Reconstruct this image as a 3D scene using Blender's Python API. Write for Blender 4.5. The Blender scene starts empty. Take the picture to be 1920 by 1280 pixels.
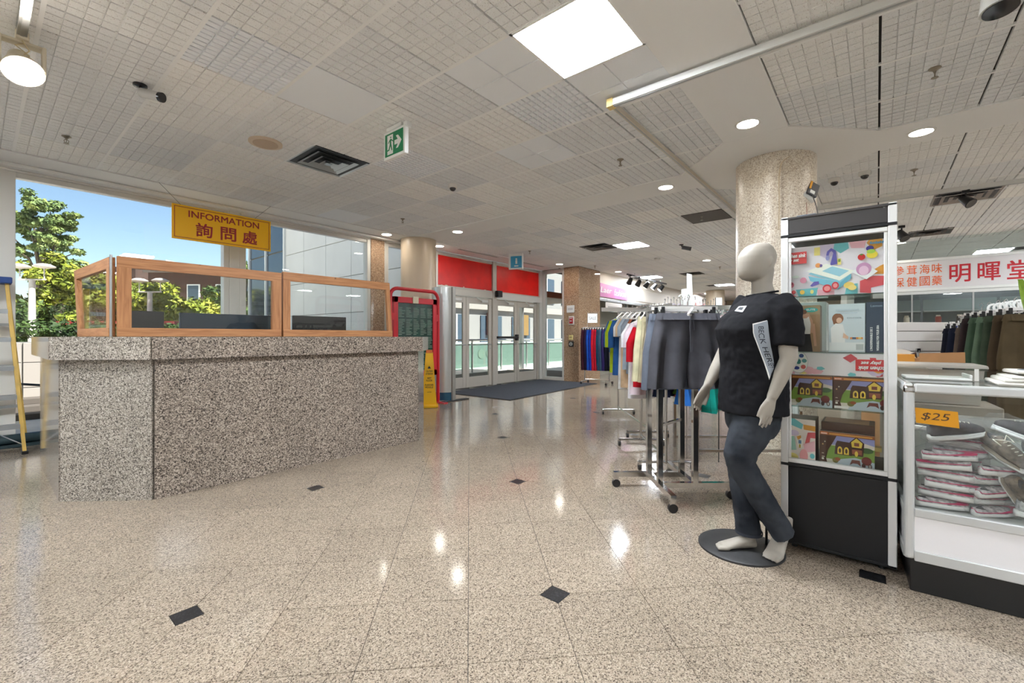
import bpy, bmesh, math, random
import numpy as np
from mathutils import Vector, Matrix
random.seed(7)
SC = bpy.context.scene
COL = SC.collection
PI = math.pi
# ------------------------------------------------------------------ camera, world, sun, exposure
F_PX, YAW, HORIZON, EYE, HC = 830.0, math.radians(39.5), 631.0, 1.22, 3.14
CA, SA = math.cos(YAW), math.sin(YAW)
cam_d = bpy.data.cameras.new('camera')
cam_d.sensor_width = 36.0
cam_d.lens = F_PX / 1920 * 36.0
cam_d.shift_y = -(640 - HORIZON) / 1920
cam_d.clip_start = 0.05
cam_d.clip_end = 500
cam = bpy.data.objects.new('camera', cam_d)
COL.objects.link(cam)
cam.location = (0, 0, EYE)
cam.rotation_euler = (PI / 2, 0, YAW - PI / 2)
SC.camera = cam

world = bpy.data.worlds.new('sky')
SC.world = world
world.use_nodes = True
wn = world.node_tree
sky = wn.nodes.new('ShaderNodeTexSky')
sky.sky_type = 'NISHITA'
sky.sun_disc = False
sky.sun_elevation = math.radians(48)
sky.sun_rotation = math.radians(200)
sky.air_density = 1.0
sky.dust_density = 0.6
sky.ozone_density = 1.4
wbg = wn.nodes['Background']
wn.links.new(sky.outputs[0], wbg.inputs[0])
wbg.inputs[1].default_value = 0.076

sun_d = bpy.data.lights.new('sun', 'SUN')
sun_d.energy = 10.0
sun_d.angle = math.radians(0.6)
sun_d.color = (1.0, 0.97, 0.93)
sun = bpy.data.objects.new('sun', sun_d)
COL.objects.link(sun)
sun.rotation_euler = Vector((-0.32, 0.62, -0.85)).to_track_quat('-Z', 'Y').to_euler()
sun.location = (0, 0, 30)

SC.view_settings.view_transform = 'Standard'
SC.view_settings.look = 'None'
SC.view_settings.exposure = 1.27
SC.view_settings.gamma = 1.0
SC.view_settings.use_curve_mapping = False
SC.cycles.max_bounces = 8
SC.cycles.diffuse_bounces = 5
SC.cycles.glossy_bounces = 4
SC.cycles.transmission_bounces = 4
SC.cycles.transparent_max_bounces = 16
SC.cycles.caustics_reflective = True
SC.cycles.blur_glossy = 1.0
SC.cycles.caustics_refractive = False
SC.cycles.sample_clamp_indirect = 6.0
PANEL_POWER = 56.0      # radiance of the LED ceiling panels
SPOT_POWER = 32.0       # radiance of the small recessed downlights

# ------------------------------------------------------------------ pixel helpers (1920x1280 frame)
def fl(x, y, z=0.0):
    d = F_PX * (EYE - z) / (y - HORIZON); k = (x - 960) / F_PX * d
    return (d * CA + k * SA, d * SA - k * CA)
def onY(x, Y):
    k = (x - 960) / F_PX; d = Y / (SA - k * CA)
    return d * (CA + k * SA)
def zat(y, X, Y):
    return EYE + (HORIZON - y) / F_PX * (X * CA + Y * SA)
def at(x, d):
    k = (x - 960) / F_PX * d
    return (d * CA + k * SA, d * SA - k * CA)
VIEWROT = YAW - PI / 2      # local x = to the right of the view, local y = away from it

# ------------------------------------------------------------------ materials
def lin(c):
    return tuple(((v / 255) / 12.92 if v / 255 <= .04045 else ((v / 255 + .055) / 1.055) ** 2.4) for v in c[:3]) + (1,)
MATS = {}
def mat(col, rough=.5, metal=0.0, spec=.5, var=0.0, vscale=20, bump=0.0, bscale=60, coat=0.0, name=None, emit=0.0, detail=3, vcol=None, stretch=None, objrand=0.0):
    key = (tuple(col), rough, metal, spec, var, vscale, bump, bscale, coat, emit, detail, vcol, stretch, objrand)
    if key in MATS: return MATS[key]
    m = bpy.data.materials.new(name or 'mat_%d' % len(MATS))
    MATS[key] = m
    m.use_nodes = True
    nt = m.node_tree; b = nt.nodes['Principled BSDF']
    b.inputs['Base Color'].default_value = lin(col)
    b.inputs['Roughness'].default_value = rough
    b.inputs['Metallic'].default_value = metal
    b.inputs['Specular IOR Level'].default_value = spec
    b.inputs['Coat Weight'].default_value = coat
    b.inputs['Coat Roughness'].default_value = .06
    if emit:
        b.inputs['Emission Color'].default_value = lin(col); b.inputs['Emission Strength'].default_value = emit
    tc = None
    if var or bump:
        tc = nt.nodes.new('ShaderNodeTexCoord'); src = tc.outputs['Object']
        if stretch:
            mp = nt.nodes.new('ShaderNodeMapping'); mp.inputs['Scale'].default_value = stretch
            nt.links.new(src, mp.inputs[0]); src = mp.outputs[0]
    if var:
        n = nt.nodes.new('ShaderNodeTexNoise'); n.inputs['Scale'].default_value = vscale; n.inputs['Detail'].default_value = detail
        nt.links.new(src, n.inputs['Vector'])
        r = nt.nodes.new('ShaderNodeValToRGB')
        c2 = vcol or tuple(max(0, v * (1 - var)) for v in col)
        r.color_ramp.elements[0].position = .35; r.color_ramp.elements[1].position = .65
        r.color_ramp.elements[0].color = lin(c2); r.color_ramp.elements[1].color = lin(col)
        nt.links.new(n.outputs[0], r.inputs[0]); nt.links.new(r.outputs[0], b.inputs['Base Color'])
    if bump:
        n2 = nt.nodes.new('ShaderNodeTexNoise'); n2.inputs['Scale'].default_value = bscale; n2.inputs['Detail'].default_value = 2
        nt.links.new(src, n2.inputs['Vector'])
        bp = nt.nodes.new('ShaderNodeBump'); bp.inputs['Strength'].default_value = bump; bp.inputs['Distance'].default_value = .004
        nt.links.new(n2.outputs[0], bp.inputs['Height']); nt.links.new(bp.outputs[0], b.inputs['Normal'])
    return m
def glass_mat(name, tint=(250, 253, 252), ior=1.45, rough=0.0, haze=0.0, hazecol=(230, 230, 230)):
    m = bpy.data.materials.new(name); m.use_nodes = True
    nt = m.node_tree; nt.nodes.clear()
    out = nt.nodes.new('ShaderNodeOutputMaterial'); mix = nt.nodes.new('ShaderNodeMixShader')
    tr = nt.nodes.new('ShaderNodeBsdfTransparent'); tr.inputs[0].default_value = lin(tint)
    gl = nt.nodes.new('ShaderNodeBsdfGlossy'); gl.inputs['Roughness'].default_value = rough
    fr = nt.nodes.new('ShaderNodeFresnel')
    # same reflectance on both faces of a thin sheet: index, or its inverse on the back face
    ge = nt.nodes.new('ShaderNodeNewGeometry'); ma = nt.nodes.new('ShaderNodeMath'); ma.operation = 'MULTIPLY_ADD'
    ma.inputs[1].default_value = 1 / ior - ior; ma.inputs[2].default_value = ior
    nt.links.new(ge.outputs['Backfacing'], ma.inputs[0]); nt.links.new(ma.outputs[0], fr.inputs['IOR'])
    nt.links.new(fr.outputs[0], mix.inputs[0]); nt.links.new(tr.outputs[0], mix.inputs[1]); nt.links.new(gl.outputs[0], mix.inputs[2])
    last = mix
    if haze:
        df = nt.nodes.new('ShaderNodeBsdfDiffuse'); df.inputs[0].default_value = lin(hazecol)
        m2 = nt.nodes.new('ShaderNodeMixShader'); m2.inputs[0].default_value = haze
        nt.links.new(mix.outputs[0], m2.inputs[1]); nt.links.new(df.outputs[0], m2.inputs[2]); last = m2
    nt.links.new(last.outputs[0], out.inputs[0])
    return m
def granite(name, base, dark, mid, light, scale, rough, seedv=0.0, tint=.05, spec=.5, coat=0.0, veins=0.0):
    """speckled stone in world coordinates, with a little tone change from piece to piece"""
    m = bpy.data.materials.new(name); m.use_nodes = True
    nt = m.node_tree; b = nt.nodes['Principled BSDF']
    g = nt.nodes.new('ShaderNodeNewGeometry'); L = nt.links.new
    mp = nt.nodes.new('ShaderNodeMapping'); mp.inputs['Location'].default_value = (seedv, seedv * 2, 0)
    L(g.outputs['Position'], mp.inputs[0])
    vo = nt.nodes.new('ShaderNodeTexVoronoi'); vo.inputs['Scale'].default_value = scale
    L(mp.outputs[0], vo.inputs['Vector'])
    sep = nt.nodes.new('ShaderNodeSeparateColor'); L(vo.outputs['Color'], sep.inputs[0])
    r = nt.nodes.new('ShaderNodeValToRGB'); cr = r.color_ramp; cr.interpolation = 'CONSTANT'
    cr.elements[0].position = 0; cr.elements[0].color = lin(dark)
    cr.elements[1].position = .12; cr.elements[1].color = lin(mid)
    e = cr.elements.new(.34); e.color = lin(base)
    e = cr.elements.new(.78); e.color = lin(light)
    L(sep.outputs[0], r.inputs[0])
    no = nt.nodes.new('ShaderNodeTexNoise'); no.inputs['Scale'].default_value = scale * .35; no.inputs['Detail'].default_value = 4
    L(mp.outputs[0], no.inputs['Vector'])
    mx = nt.nodes.new('ShaderNodeMix'); mx.data_type = 'RGBA'; mx.blend_type = 'OVERLAY'; mx.inputs[0].default_value = .35
    L(r.outputs[0], mx.inputs[6]); L(no.outputs[0], mx.inputs[7])
    # broad mottling
    n2 = nt.nodes.new('ShaderNodeTexNoise'); n2.inputs['Scale'].default_value = 1.7; n2.inputs['Detail'].default_value = 3; n2.inputs['Distortion'].default_value = 1.2
    L(mp.outputs[0], n2.inputs['Vector'])
    oi = nt.nodes.new('ShaderNodeObjectInfo')
    a1 = nt.nodes.new('ShaderNodeMath'); a1.operation = 'MULTIPLY_ADD'; a1.inputs[1].default_value = tint * 2; a1.inputs[2].default_value = 1 - tint
    L(oi.outputs['Random'], a1.inputs[0])
    a2 = nt.nodes.new('ShaderNodeMath'); a2.operation = 'MULTIPLY_ADD'; a2.inputs[1].default_value = .25 + veins; a2.inputs[2].default_value = .87 - veins * .5
    L(n2.outputs[0], a2.inputs[0])
    a3 = nt.nodes.new('ShaderNodeMath'); a3.operation = 'MULTIPLY'; L(a1.outputs[0], a3.inputs[0]); L(a2.outputs[0], a3.inputs[1])
    hs = nt.nodes.new('ShaderNodeHueSaturation'); L(mx.outputs[2], hs.inputs['Color']); L(a3.outputs[0], hs.inputs['Value'])
    L(hs.outputs[0], b.inputs['Base Color'])
    b.inputs['Roughness'].default_value = rough; b.inputs['Specular IOR Level'].default_value = spec
    b.inputs['Coat Weight'].default_value = coat; b.inputs['Coat Roughness'].default_value = .04
    return m
def emis(col, strength, name):
    m = bpy.data.materials.new(name); m.use_nodes = True
    nt = m.node_tree; nt.nodes.clear()
    o = nt.nodes.new('ShaderNodeOutputMaterial'); e = nt.nodes.new('ShaderNodeEmission')
    e.inputs[0].default_value = lin(col); e.inputs[1].default_value = strength
    nt.links.new(e.outputs[0], o.inputs[0]); return m

# ------------------------------------------------------------------ mesh building
class MB:
    def __init__(s): s.v = []; s.f = []; s.m = []
    def add(s, vs, fs, mi=0):
        o = len(s.v); s.v += [tuple(p) for p in vs]
        s.f += [tuple(i + o for i in q) for q in fs]; s.m += [mi] * len(fs); return s
    def box(s, x0, x1, y0, y1, z0, z1, mi=0):
        vs = [(x, y, z) for z in (z0, z1) for y in (y0, y1) for x in (x0, x1)]
        return s.add(vs, [(0, 2, 3, 1), (4, 5, 7, 6), (0, 1, 5, 4), (2, 6, 7, 3), (0, 4, 6, 2), (1, 3, 7, 5)], mi)
    def rbox(s, x0, x1, y0, y1, z0, z1, r=.005, seg=2, mi=0):
        bm = bmesh.new(); bmesh.ops.create_cube(bm, size=1)
        for v in bm.verts: v.co = ((x0 + x1) / 2 + v.co.x * (x1 - x0), (y0 + y1) / 2 + v.co.y * (y1 - y0), (z0 + z1) / 2 + v.co.z * (z1 - z0))
        bmesh.ops.bevel(bm, geom=bm.edges[:], offset=r, segments=seg, affect='EDGES', profile=.5)
        bm.verts.index_update()
        s.add([v.co[:] for v in bm.verts], [[v.index for v in f.verts] for f in bm.faces], mi); bm.free(); return s
    def beam(s, p0, p1, w, h, up=(0, 0, 1), mi=0):
        p0, p1 = Vector(p0), Vector(p1); d = (p1 - p0).normalized(); u = Vector(up)
        a = d.cross(u)
        if a.length < 1e-4: a = d.cross(Vector((1, 0, 0)))
        a.normalize(); b = a.cross(d)
        vs = [p + a * (w / 2 * i) + b * (h / 2 * j) for p in (p0, p1) for i, j in ((-1, -1), (1, -1), (1, 1), (-1, 1))]
        return s.add([v[:] for v in vs], [(0, 1, 2, 3), (7, 6, 5, 4), (0, 4, 5, 1), (1, 5, 6, 2), (2, 6, 7, 3), (3, 7, 4, 0)], mi)
    def ring(s, c, a, b, ra, rb, n): return [tuple(c + a * (ra * math.cos(2 * PI * i / n)) + b * (rb * math.sin(2 * PI * i / n))) for i in range(n)]
    def cyl(s, p0, p1, r0, r1=None, n=16, mi=0):
        r1 = r0 if r1 is None else r1
        p0, p1 = Vector(p0), Vector(p1); d = (p1 - p0).normalized(); a = d.orthogonal().normalized(); b = d.cross(a)
        return s.loft([s.ring(p0, a, b, r0, r0, n), s.ring(p1, a, b, r1, r1, n)], mi)
    def loft(s, rings, mi=0, cap=True, closed=False):
        n = len(rings[0]); vs = [p for r in rings for p in r]; fs = []
        R = len(rings)
        for k in range(R if closed else R - 1):
            k2 = (k + 1) % R
            for i in range(n):
                j = (i + 1) % n; fs.append((k * n + i, k * n + j, k2 * n + j, k2 * n + i))
        if cap and not closed:
            fs.append(tuple(range(n - 1, -1, -1))); fs.append(tuple((R - 1) * n + i for i in range(n)))
        return s.add(vs, fs, mi)
    def tube(s, path, r, n=8, mi=0, closed=False):
        P = [Vector(p) for p in path]; rings = []; prev = None; R = len(P)
        for i, p in enumerate(P):
            if closed: d = P[(i + 1) % R] - P[i - 1]
            else: d = P[min(i + 1, R - 1)] - P[max(i - 1, 0)]
            d.normalize()
            if prev is None: a = d.orthogonal().normalized()
            else:
                a = prev - d * prev.dot(d)
                a = a.normalized() if a.length > 1e-6 else d.orthogonal().normalized()
            prev = a; b = d.cross(a); rr = r[i] if isinstance(r, (list, tuple)) else r
            if isinstance(rr, (list, tuple)): rings.append(s.ring(p, a, b, rr[0], rr[1], n))
            else: rings.append(s.ring(p, a, b, rr, rr, n))
        return s.loft(rings, mi, closed=closed)
    def prism(s, poly, z0, z1, mi=0):
        n = len(poly); vs = [(x, y, z0) for x, y in poly] + [(x, y, z1) for x, y in poly]
        return s.add(vs, [tuple(range(n - 1, -1, -1)), tuple(range(n, 2 * n))] + [(i, (i + 1) % n, n + (i + 1) % n, n + i) for i in range(n)], mi)
    def extr(s, poly3, vec, mi=0):
        n = len(poly3); w = Vector(vec); vs = [tuple(p) for p in poly3] + [tuple(Vector(p) + w) for p in poly3]
        return s.add(vs, [tuple(range(n - 1, -1, -1)), tuple(range(n, 2 * n))] + [(i, (i + 1) % n, n + (i + 1) % n, n + i) for i in range(n)], mi)
    def lathe(s, prof, c=(0, 0, 0), n=24, mi=0, cap=True):
        return s.loft([[(c[0] + r * math.cos(2 * PI * i / n), c[1] + r * math.sin(2 * PI * i / n), c[2] + z) for i in range(n)] for r, z in prof], mi, cap=cap)
    def sph(s, c, r, n=14, m=9, mi=0):
        r = (r, r, r) if not isinstance(r, (tuple, list)) else r
        rings = []
        for j in range(m + 1):
            t = -PI / 2 + PI * j / m; q = max(math.cos(t), .02)
            rings.append([(c[0] + r[0] * q * math.cos(2 * PI * i / n), c[1] + r[1] * q * math.sin(2 * PI * i / n), c[2] + r[2] * math.sin(t)) for i in range(n)])
        return s.loft(rings, mi)
    def xf(s, M, start=0):
        for i in range(start, len(s.v)): s.v[i] = tuple(M @ Vector(s.v[i]))
        return s
    def mesh(s, name='mesh'):
        me = bpy.data.meshes.new(name); me.from_pydata(s.v, [], s.f); return me
    def build(s, name, mats, parent=None, smooth=False, world=False, loc=None, rz=0.0, fixn=True):
        if world and parent is not None:
            s.xf(parent_matrix(parent).inverted())
        me = s.mesh(name)
        if not isinstance(mats, (list, tuple)): mats = [mats]
        for m in mats: me.materials.append(m)
        if len(mats) > 1: me.polygons.foreach_set('material_index', s.m)
        if fixn:
            bm = bmesh.new(); bm.from_mesh(me); bmesh.ops.recalc_face_normals(bm, faces=bm.faces[:]); bm.to_mesh(me); bm.free()
        if smooth:
            me.polygons.foreach_set('use_smooth', [True] * len(me.polygons))
            try: me.set_sharp_from_angle(angle=math.radians(42))
            except Exception: pass
        return link(name, me, parent, loc, rz)
def link(name, me, parent=None, loc=None, rz=0.0):
    o = bpy.data.objects.new(name, me); COL.objects.link(o)
    if parent is not None: o.parent = parent
    if loc is not None: o.location = loc
    if rz: o.rotation_euler = (0, 0, rz)
    return o
def parent_matrix(o):
    M = Matrix.LocRotScale(o.location, o.rotation_euler, o.scale)
    return parent_matrix(o.parent) @ M if o.parent else M
def tag(o, label, cat, group=None):
    o['label'] = label; o['category'] = cat
    if group: o['group'] = group
    return o
def thing(name, label, cat, loc=(0, 0, 0), rz=0.0, group=None):
    o = bpy.data.objects.new(name, None); COL.objects.link(o)
    o.empty_display_size = .05
    o.location = loc; o.rotation_euler = (0, 0, rz)
    return tag(o, label, cat, group)
def struct(o, label=None):
    o['kind'] = 'structure'
    if label: o['label'] = label
    return o
def group_empty(name, label, loc=(0, 0, 0)):
    o = bpy.data.objects.new(name, None); COL.objects.link(o); o.location = loc; o['kind'] = 'structure'; o['label'] = label
    return o
def copy_tree(o, parent=None, loc=None, rz=None, label=None, mats=None):
    c = o.copy(); COL.objects.link(c); c.parent = parent
    if loc is not None: c.location = loc
    if rz is not None: c.rotation_euler = (0, 0, rz)
    if label: c['label'] = label
    for ch in list(o.children): copy_tree(ch, c)
    return c
# lettering: a flat mesh fitted into the rectangle w x h that starts at origin and runs along u and v
def text(s, w, h, origin, u, v, m, parent, name='lettering', bold=0.0, depth=.0008, italic=0.0, world=False):
    cu = bpy.data.curves.new('t', 'FONT'); cu.body = s; cu.size = 1.0; cu.resolution_u = 3; cu.shear = italic
    to = bpy.data.objects.new('t', cu); COL.objects.link(to)
    bpy.context.view_layer.update()
    me = bpy.data.meshes.new_from_object(to.evaluated_get(bpy.context.evaluated_depsgraph_get()))
    bpy.data.objects.remove(to); bpy.data.curves.remove(cu)
    if len(me.vertices) == 0: return None
    co = np.empty(len(me.vertices) * 3); me.vertices.foreach_get('co', co); co = co.reshape(-1, 3)
    lo, hi = co.min(0), co.max(0); u, v = Vector(u).normalized(), Vector(v).normalized(); n = u.cross(v)
    sx, sy = w / (hi[0] - lo[0]), h / (hi[1] - lo[1])
    b = MB(); fs = [tuple(p.vertices) for p in me.polygons]; bpy.data.meshes.remove(me)
    # a heavier weight comes from the same glyph laid a hair to each side
    offs = ((0, 0),) if not bold else ((-bold, -bold), (bold, -bold), (bold, bold), (-bold, bold), (0, 0))
    for q, (ox, oy) in enumerate(offs):
        b.add([tuple(Vector(origin) + u * ((p[0] - lo[0] + ox) * sx) + v * ((p[1] - lo[1] + oy) * sy) + n * (depth + .00004 * q)) for p in co], fs)
    return b.build(name, m, parent, world=world, fixn=False)
# flat print: list of shapes in 0..1 face coordinates, each layer a hair above the one before
def printed(name, parent, origin, u, v, w, h, shapes, rough=.35, world=False, step=.00025, base=.0006):
    u, v = Vector(u).normalized(), Vector(v).normalized(); n = u.cross(v); o = Vector(origin)
    b = MB(); mats = []; idx = {}
    for k, sh in enumerate(shapes):
        kind, col = sh[0], sh[-1]
        if kind == 'p': pts = sh[1]
        elif kind == 'r': x0, y0, x1, y1 = sh[1]; pts = [(x0, y0), (x1, y0), (x1, y1), (x0, y1)]
        else:
            cx, cy, rx, ry = sh[1]; pts = [(cx + rx * math.cos(t * PI / 9), cy + ry * math.sin(t * PI / 9)) for t in range(18)]
        if col not in idx: idx[col] = len(mats); mats.append(mat(col, rough))
        off = base + step * k
        pts = [(min(max(a, 0), 1), min(max(c, 0), 1)) for a, c in pts]
        b.add([tuple(o + u * (a * w) + v * (c * h) + n * off) for a, c in pts], [tuple(range(len(pts)))], idx[col])
    return b.build(name, mats, parent, world=world, fixn=False)
def remeshed(mb, name, m, parent, voxel=.006, smooth=4, noise=None, world=False):
    """fuse overlapping volumes into one continuous skin"""
    me = mb.mesh(name)
    bm = bmesh.new(); bm.from_mesh(me); bmesh.ops.recalc_face_normals(bm, faces=bm.faces[:]); bm.to_mesh(me); bm.free()
    o = bpy.data.objects.new(name, me); COL.objects.link(o)
    r = o.modifiers.new('r', 'REMESH'); r.mode = 'VOXEL'; r.voxel_size = voxel
    s = o.modifiers.new('s', 'SMOOTH'); s.iterations = smooth; s.factor = .5
    if noise:
        for size, st in noise:
            tx = bpy.data.textures.new('cl', 'CLOUDS'); tx.noise_scale = size
            d = o.modifiers.new('d', 'DISPLACE'); d.texture = tx; d.strength = st; d.mid_level = .5; d.texture_coords = 'LOCAL'
        s2 = o.modifiers.new('s2', 'SMOOTH'); s2.iterations = 2
    bpy.context.view_layer.update()
    m2 = bpy.data.meshes.new_from_object(o.evaluated_get(bpy.context.evaluated_depsgraph_get()))
    bpy.data.objects.remove(o); bpy.data.meshes.remove(me)
    m2.name = name; m2.materials.clear(); m2.materials.append(m)
    m2.polygons.foreach_set('use_smooth', [True] * len(m2.polygons))
    return link(name, m2, parent)
CHROME = mat((205, 205, 205), .12, 1.0)
ALU = mat((176, 178, 178), .35, .9)
WHITE = mat((225, 224, 220), .45)
WHITEM = mat((214, 214, 210), .3, 0, .5)
BLACK = mat((20, 20, 21), .45)
BLACKM = mat((24, 24, 25), .3, 0, .5)
GLASS = glass_mat('clear_glass')
# ================================================================== the setting
FLOORG = granite('floor_granite', (150, 136, 120), (86, 76, 67), (122, 110, 96), (168, 154, 138), 230, .11, 0, .05, .5)
BLACKG = granite('black_granite', (24, 24, 26), (12, 12, 13), (20, 20, 22), (52, 52, 56), 200, .32, 3, .02)
DESKG = granite('desk_granite_brown', (136, 124, 113), (50, 44, 40), (94, 85, 77), (176, 163, 150), 150, .16, 1, .05, .5, 0, .15)
DESKG2 = granite('desk_granite_grey', (156, 148, 137), (76, 71, 66), (118, 111, 103), (190, 181, 170), 160, .08, 5, .03, .5, 0, .15)
PIERG = granite('pier_granite', (176, 146, 118), (104, 80, 62), (150, 118, 92), (205, 180, 152), 120, .05, 2, .04, .6, .5)
COLG = granite('column_granite', (214, 203, 186), (176, 160, 142), (198, 184, 167), (228, 220, 206), 110, .35, 4, .02)
GROUT = mat((46, 40, 36), .8)
# ---- floor: square granite tiles laid at 45 degrees to the walls, small black diamonds at every fourth crossing
T = .41; P0, Q0 = 2.07, .405
fb = MB(); fb.box(-6, 26, -6, 7.62, -.06, -.005)
floor = struct(fb.build('floor', GROUT))
R2 = math.sqrt(.5); CH = .072
def tile_mesh(cuts):
    h = T / 2 - .0014; c = CH
    poly = []
    for i, (sx, sy) in enumerate(((-1, -1), (1, -1), (1, 1), (-1, 1))):
        if cuts[i]:
            a = (sx * (h - c), sy * h); b = (sx * h, sy * (h - c))
            poly += [b, a] if (i % 2) == 0 and False else ([a, b] if i in (1, 3) else [b, a])
        else: poly.append((sx * h, sy * h))
    b = MB(); b.prism(poly, -.012, 0); me = b.mesh('tile'); me.materials.append(FLOORG); return me
TM = {}
tiles = []
for i in range(-22, 48):
    for j in range(-34, 36):
        p = P0 + (i + .5) * T; q = Q0 + (j + .5) * T
        X, Y = (p + q) * R2, (p - q) * R2
        if not (-6 < X < 26 and -6 < Y < 7.55): continue
        d = X * CA + Y * SA; l = X * SA - Y * CA
        vis = d > 1.1 and abs(l / d) < 1.30
        if not vis and d > 3: 
            pass
        # a corner of the tile falls on a diamond when the lattice index is a multiple of four
        cuts = []
        for (a, b_) in ((0, 1), (1, 1), (1, 0), (0, 0)):       # local -x-y, +x-y, +x+y, -x+y ; local y runs against q
            cuts.append((i + a) % 4 == 0 and (j + b_) % 4 == 0)
        hid = (X > 9 and Y < -3)
        tiles.append((-(1 / d ** 3 if vis and not hid else 0), X, Y, tuple(cuts)))
tiles.sort()
stuffb = MB()
for k, (s_, X, Y, cuts) in enumerate(tiles):
    if cuts not in TM: TM[cuts] = tile_mesh(cuts)
    if k < 292: link('tile', TM[cuts], floor, (X, Y, 0), PI / 4)
    else:
        M = Matrix.Translation((X, Y, 0)) @ Matrix.Rotation(PI / 4, 4, 'Z'); n0 = len(stuffb.v)
        stuffb.add([v.co[:] for v in TM[cuts].vertices], [tuple(p.vertices) for p in TM[cuts].polygons]); stuffb.xf(M, n0)
o = stuffb.build('floor_tiles', FLOORG, floor, fixn=False); o['kind'] = 'stuff'
db = MB(); db.prism([(CH - .001, 0), (0, CH - .001), (-CH + .001, 0), (0, -CH + .001)], -.012, 0); dme = db.mesh('inset'); dme.materials.append(BLACKG)
for i in range(-2, 8):
    for j in range(-4, 5):
        X, Y = (P0 + i * 4 * T + Q0 + j * 4 * T) * R2, (P0 + i * 4 * T - Q0 - j * 4 * T) * R2
        d = X * CA + Y * SA
        if d > 1 and abs((X * SA - Y * CA) / d) < 1.3 and X < 16 and -3 < Y < 7.4:
            link('black_inset_tile', dme, floor, (X, Y, 0), PI / 4)
# ---- ceiling
CEIL = bpy.data.materials.new('ceiling_tile'); CEIL.use_nodes = True
nt = CEIL.node_tree; bs = nt.nodes['Principled BSDF']; bs.inputs['Roughness'].default_value = .9; bs.inputs['Specular IOR Level'].default_value = .1
g = nt.nodes.new('ShaderNodeNewGeometry')
vo = nt.nodes.new('ShaderNodeTexNoise'); vo.inputs['Scale'].default_value = 130; vo.inputs['Detail'].default_value = 2
nt.links.new(g.outputs['Position'], vo.inputs['Vector'])
rp = nt.nodes.new('ShaderNodeValToRGB'); rp.color_ramp.elements[0].position = .29; rp.color_ramp.elements[0].color = lin((196, 192, 186)); rp.color_ramp.elements[1].position = .38; rp.color_ramp.elements[1].color = lin((245, 247, 248))
nt.links.new(vo.outputs[0], rp.inputs[0])
oi = nt.nodes.new('ShaderNodeObjectInfo'); r2 = nt.nodes.new('ShaderNodeValToRGB')
r2.color_ramp.elements[0].color = lin((238, 238, 238)); r2.color_ramp.elements[1].color = lin((255, 252, 247))
nt.links.new(oi.outputs['Random'], r2.inputs[0])
mx = nt.nodes.new('ShaderNodeMix'); mx.data_type = 'RGBA'; mx.blend_type = 'MULTIPLY'; mx.inputs[0].default_value = 1
nt.links.new(rp.outputs[0], mx.inputs[6]); nt.links.new(r2.outputs[0], mx.inputs[7]); nt.links.new(mx.outputs[2], bs.inputs['Base Color'])
CEILP = mat((240, 243, 246), .9, 0, .1, var=.03, vscale=300)
DRYW = mat((238, 238, 236), .75, 0, .2)
TEE = mat((240, 240, 238), .5)
PLENUM = mat((58, 55, 52), .9)
M_ = .636
cb = MB(); cb.box(-6, 26, -6, 7.62, HC + .022, HC + .10)
ceiling = struct(cb.build('ceiling', PLENUM))
def scored(nx, ny, fine, wide, sx, sy, mid=True, dep=.008):
    """face-down tile of raised blocks with grooves between"""
    b = MB(); hx, hy = sx / 2, sy / 2
    def cuts(n, s):
        e = [-s / 2 + s * k / n for k in range(n + 1)]; out = []
        for k in range(n):
            g0 = (wide if (mid and k == n // 2) else fine) / 2 if k else 0
            g1 = (wide if (mid and k + 1 == n // 2) else fine) / 2 if k + 1 < n else 0
            out.append((e[k] + g0, e[k + 1] - g1))
        return out
    for x0, x1 in cuts(nx, sx):
        for y0, y1 in cuts(ny, sy):
            i = .0012
            vs = [(x0 + i, y0 + i, 0), (x1 - i, y0 + i, 0), (x1 - i, y1 - i, 0), (x0 + i, y1 - i, 0), (x0, y0, dep), (x1, y0, dep), (x1, y1, dep), (x0, y1, dep)]
            b.add(vs, [(3, 2, 1, 0), (0, 1, 5, 4), (1, 2, 6, 5), (2, 3, 7, 6), (3, 0, 4, 7)])
    b.add([(-hx, -hy, dep), (hx, -hy, dep), (hx, hy, dep), (-hx, hy, dep), (-hx, -hy, .022), (hx, -hy, .022), (hx, hy, .022), (-hx, hy, .022)],
          [(3, 2, 1, 0), (0, 1, 5, 4), (1, 2, 6, 5), (2, 3, 7, 6), (3, 0, 4, 7)])
    return b
SX, SY = M_ - .022, M_ - .014
CT = {}
def ctile(kind):
    if kind not in CT:
        if kind == 'scored': b = scored(8, 8, .0042, .012, SX, SY, True, .008)
        elif kind == 'coarse': b = scored(2, 8, .0042, .0115, SX, SY)
        elif kind == 'egg': b = scored(8, 12, .011, .011, SX, SY, False, .014)
        elif kind == 'cross': b = scored(2, 2, .008, .014, SX, SY)
        elif kind == 'blank': b = MB(); b.box(-SX / 2, SX / 2, -SY / 2, SY / 2, 0, .022)
        me = b.mesh('ceiling_' + kind); me.materials.append(CEILP if kind in ('blank', 'cross', 'egg') else CEIL); CT[kind] = me
    return CT[kind]
SPECIAL = {(1.838, 3.39): 'blank', (1.20, 3.39): 'egg', (3.11, 4.03): 'egg', (2.474, 2.12): 'cross', (3.11, 1.483): 'cross', (3.11, 2.12): 'egg', (3.75, 6.57): 'blank', (3.75, 2.75): 'cross'}
SKIP = [(2.474, 1.483), (2.474, 4.67)]
cells = []
def lattice(x0, nx, y0, ny):
    for i in range(nx):
        for j in range(ny): cells.append((x0 + (i + .5) * M_, y0 + (j + .5) * M_))
lattice(.252 - 9 * M_, 17, 1.165, 9)
lattice(.252 - 9 * M_, 17, .62 - 10 * M_, 10)
lattice(5.90, 31, 1.165, 9)
lattice(5.90, 31, .62 - 10 * M_, 10)
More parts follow.
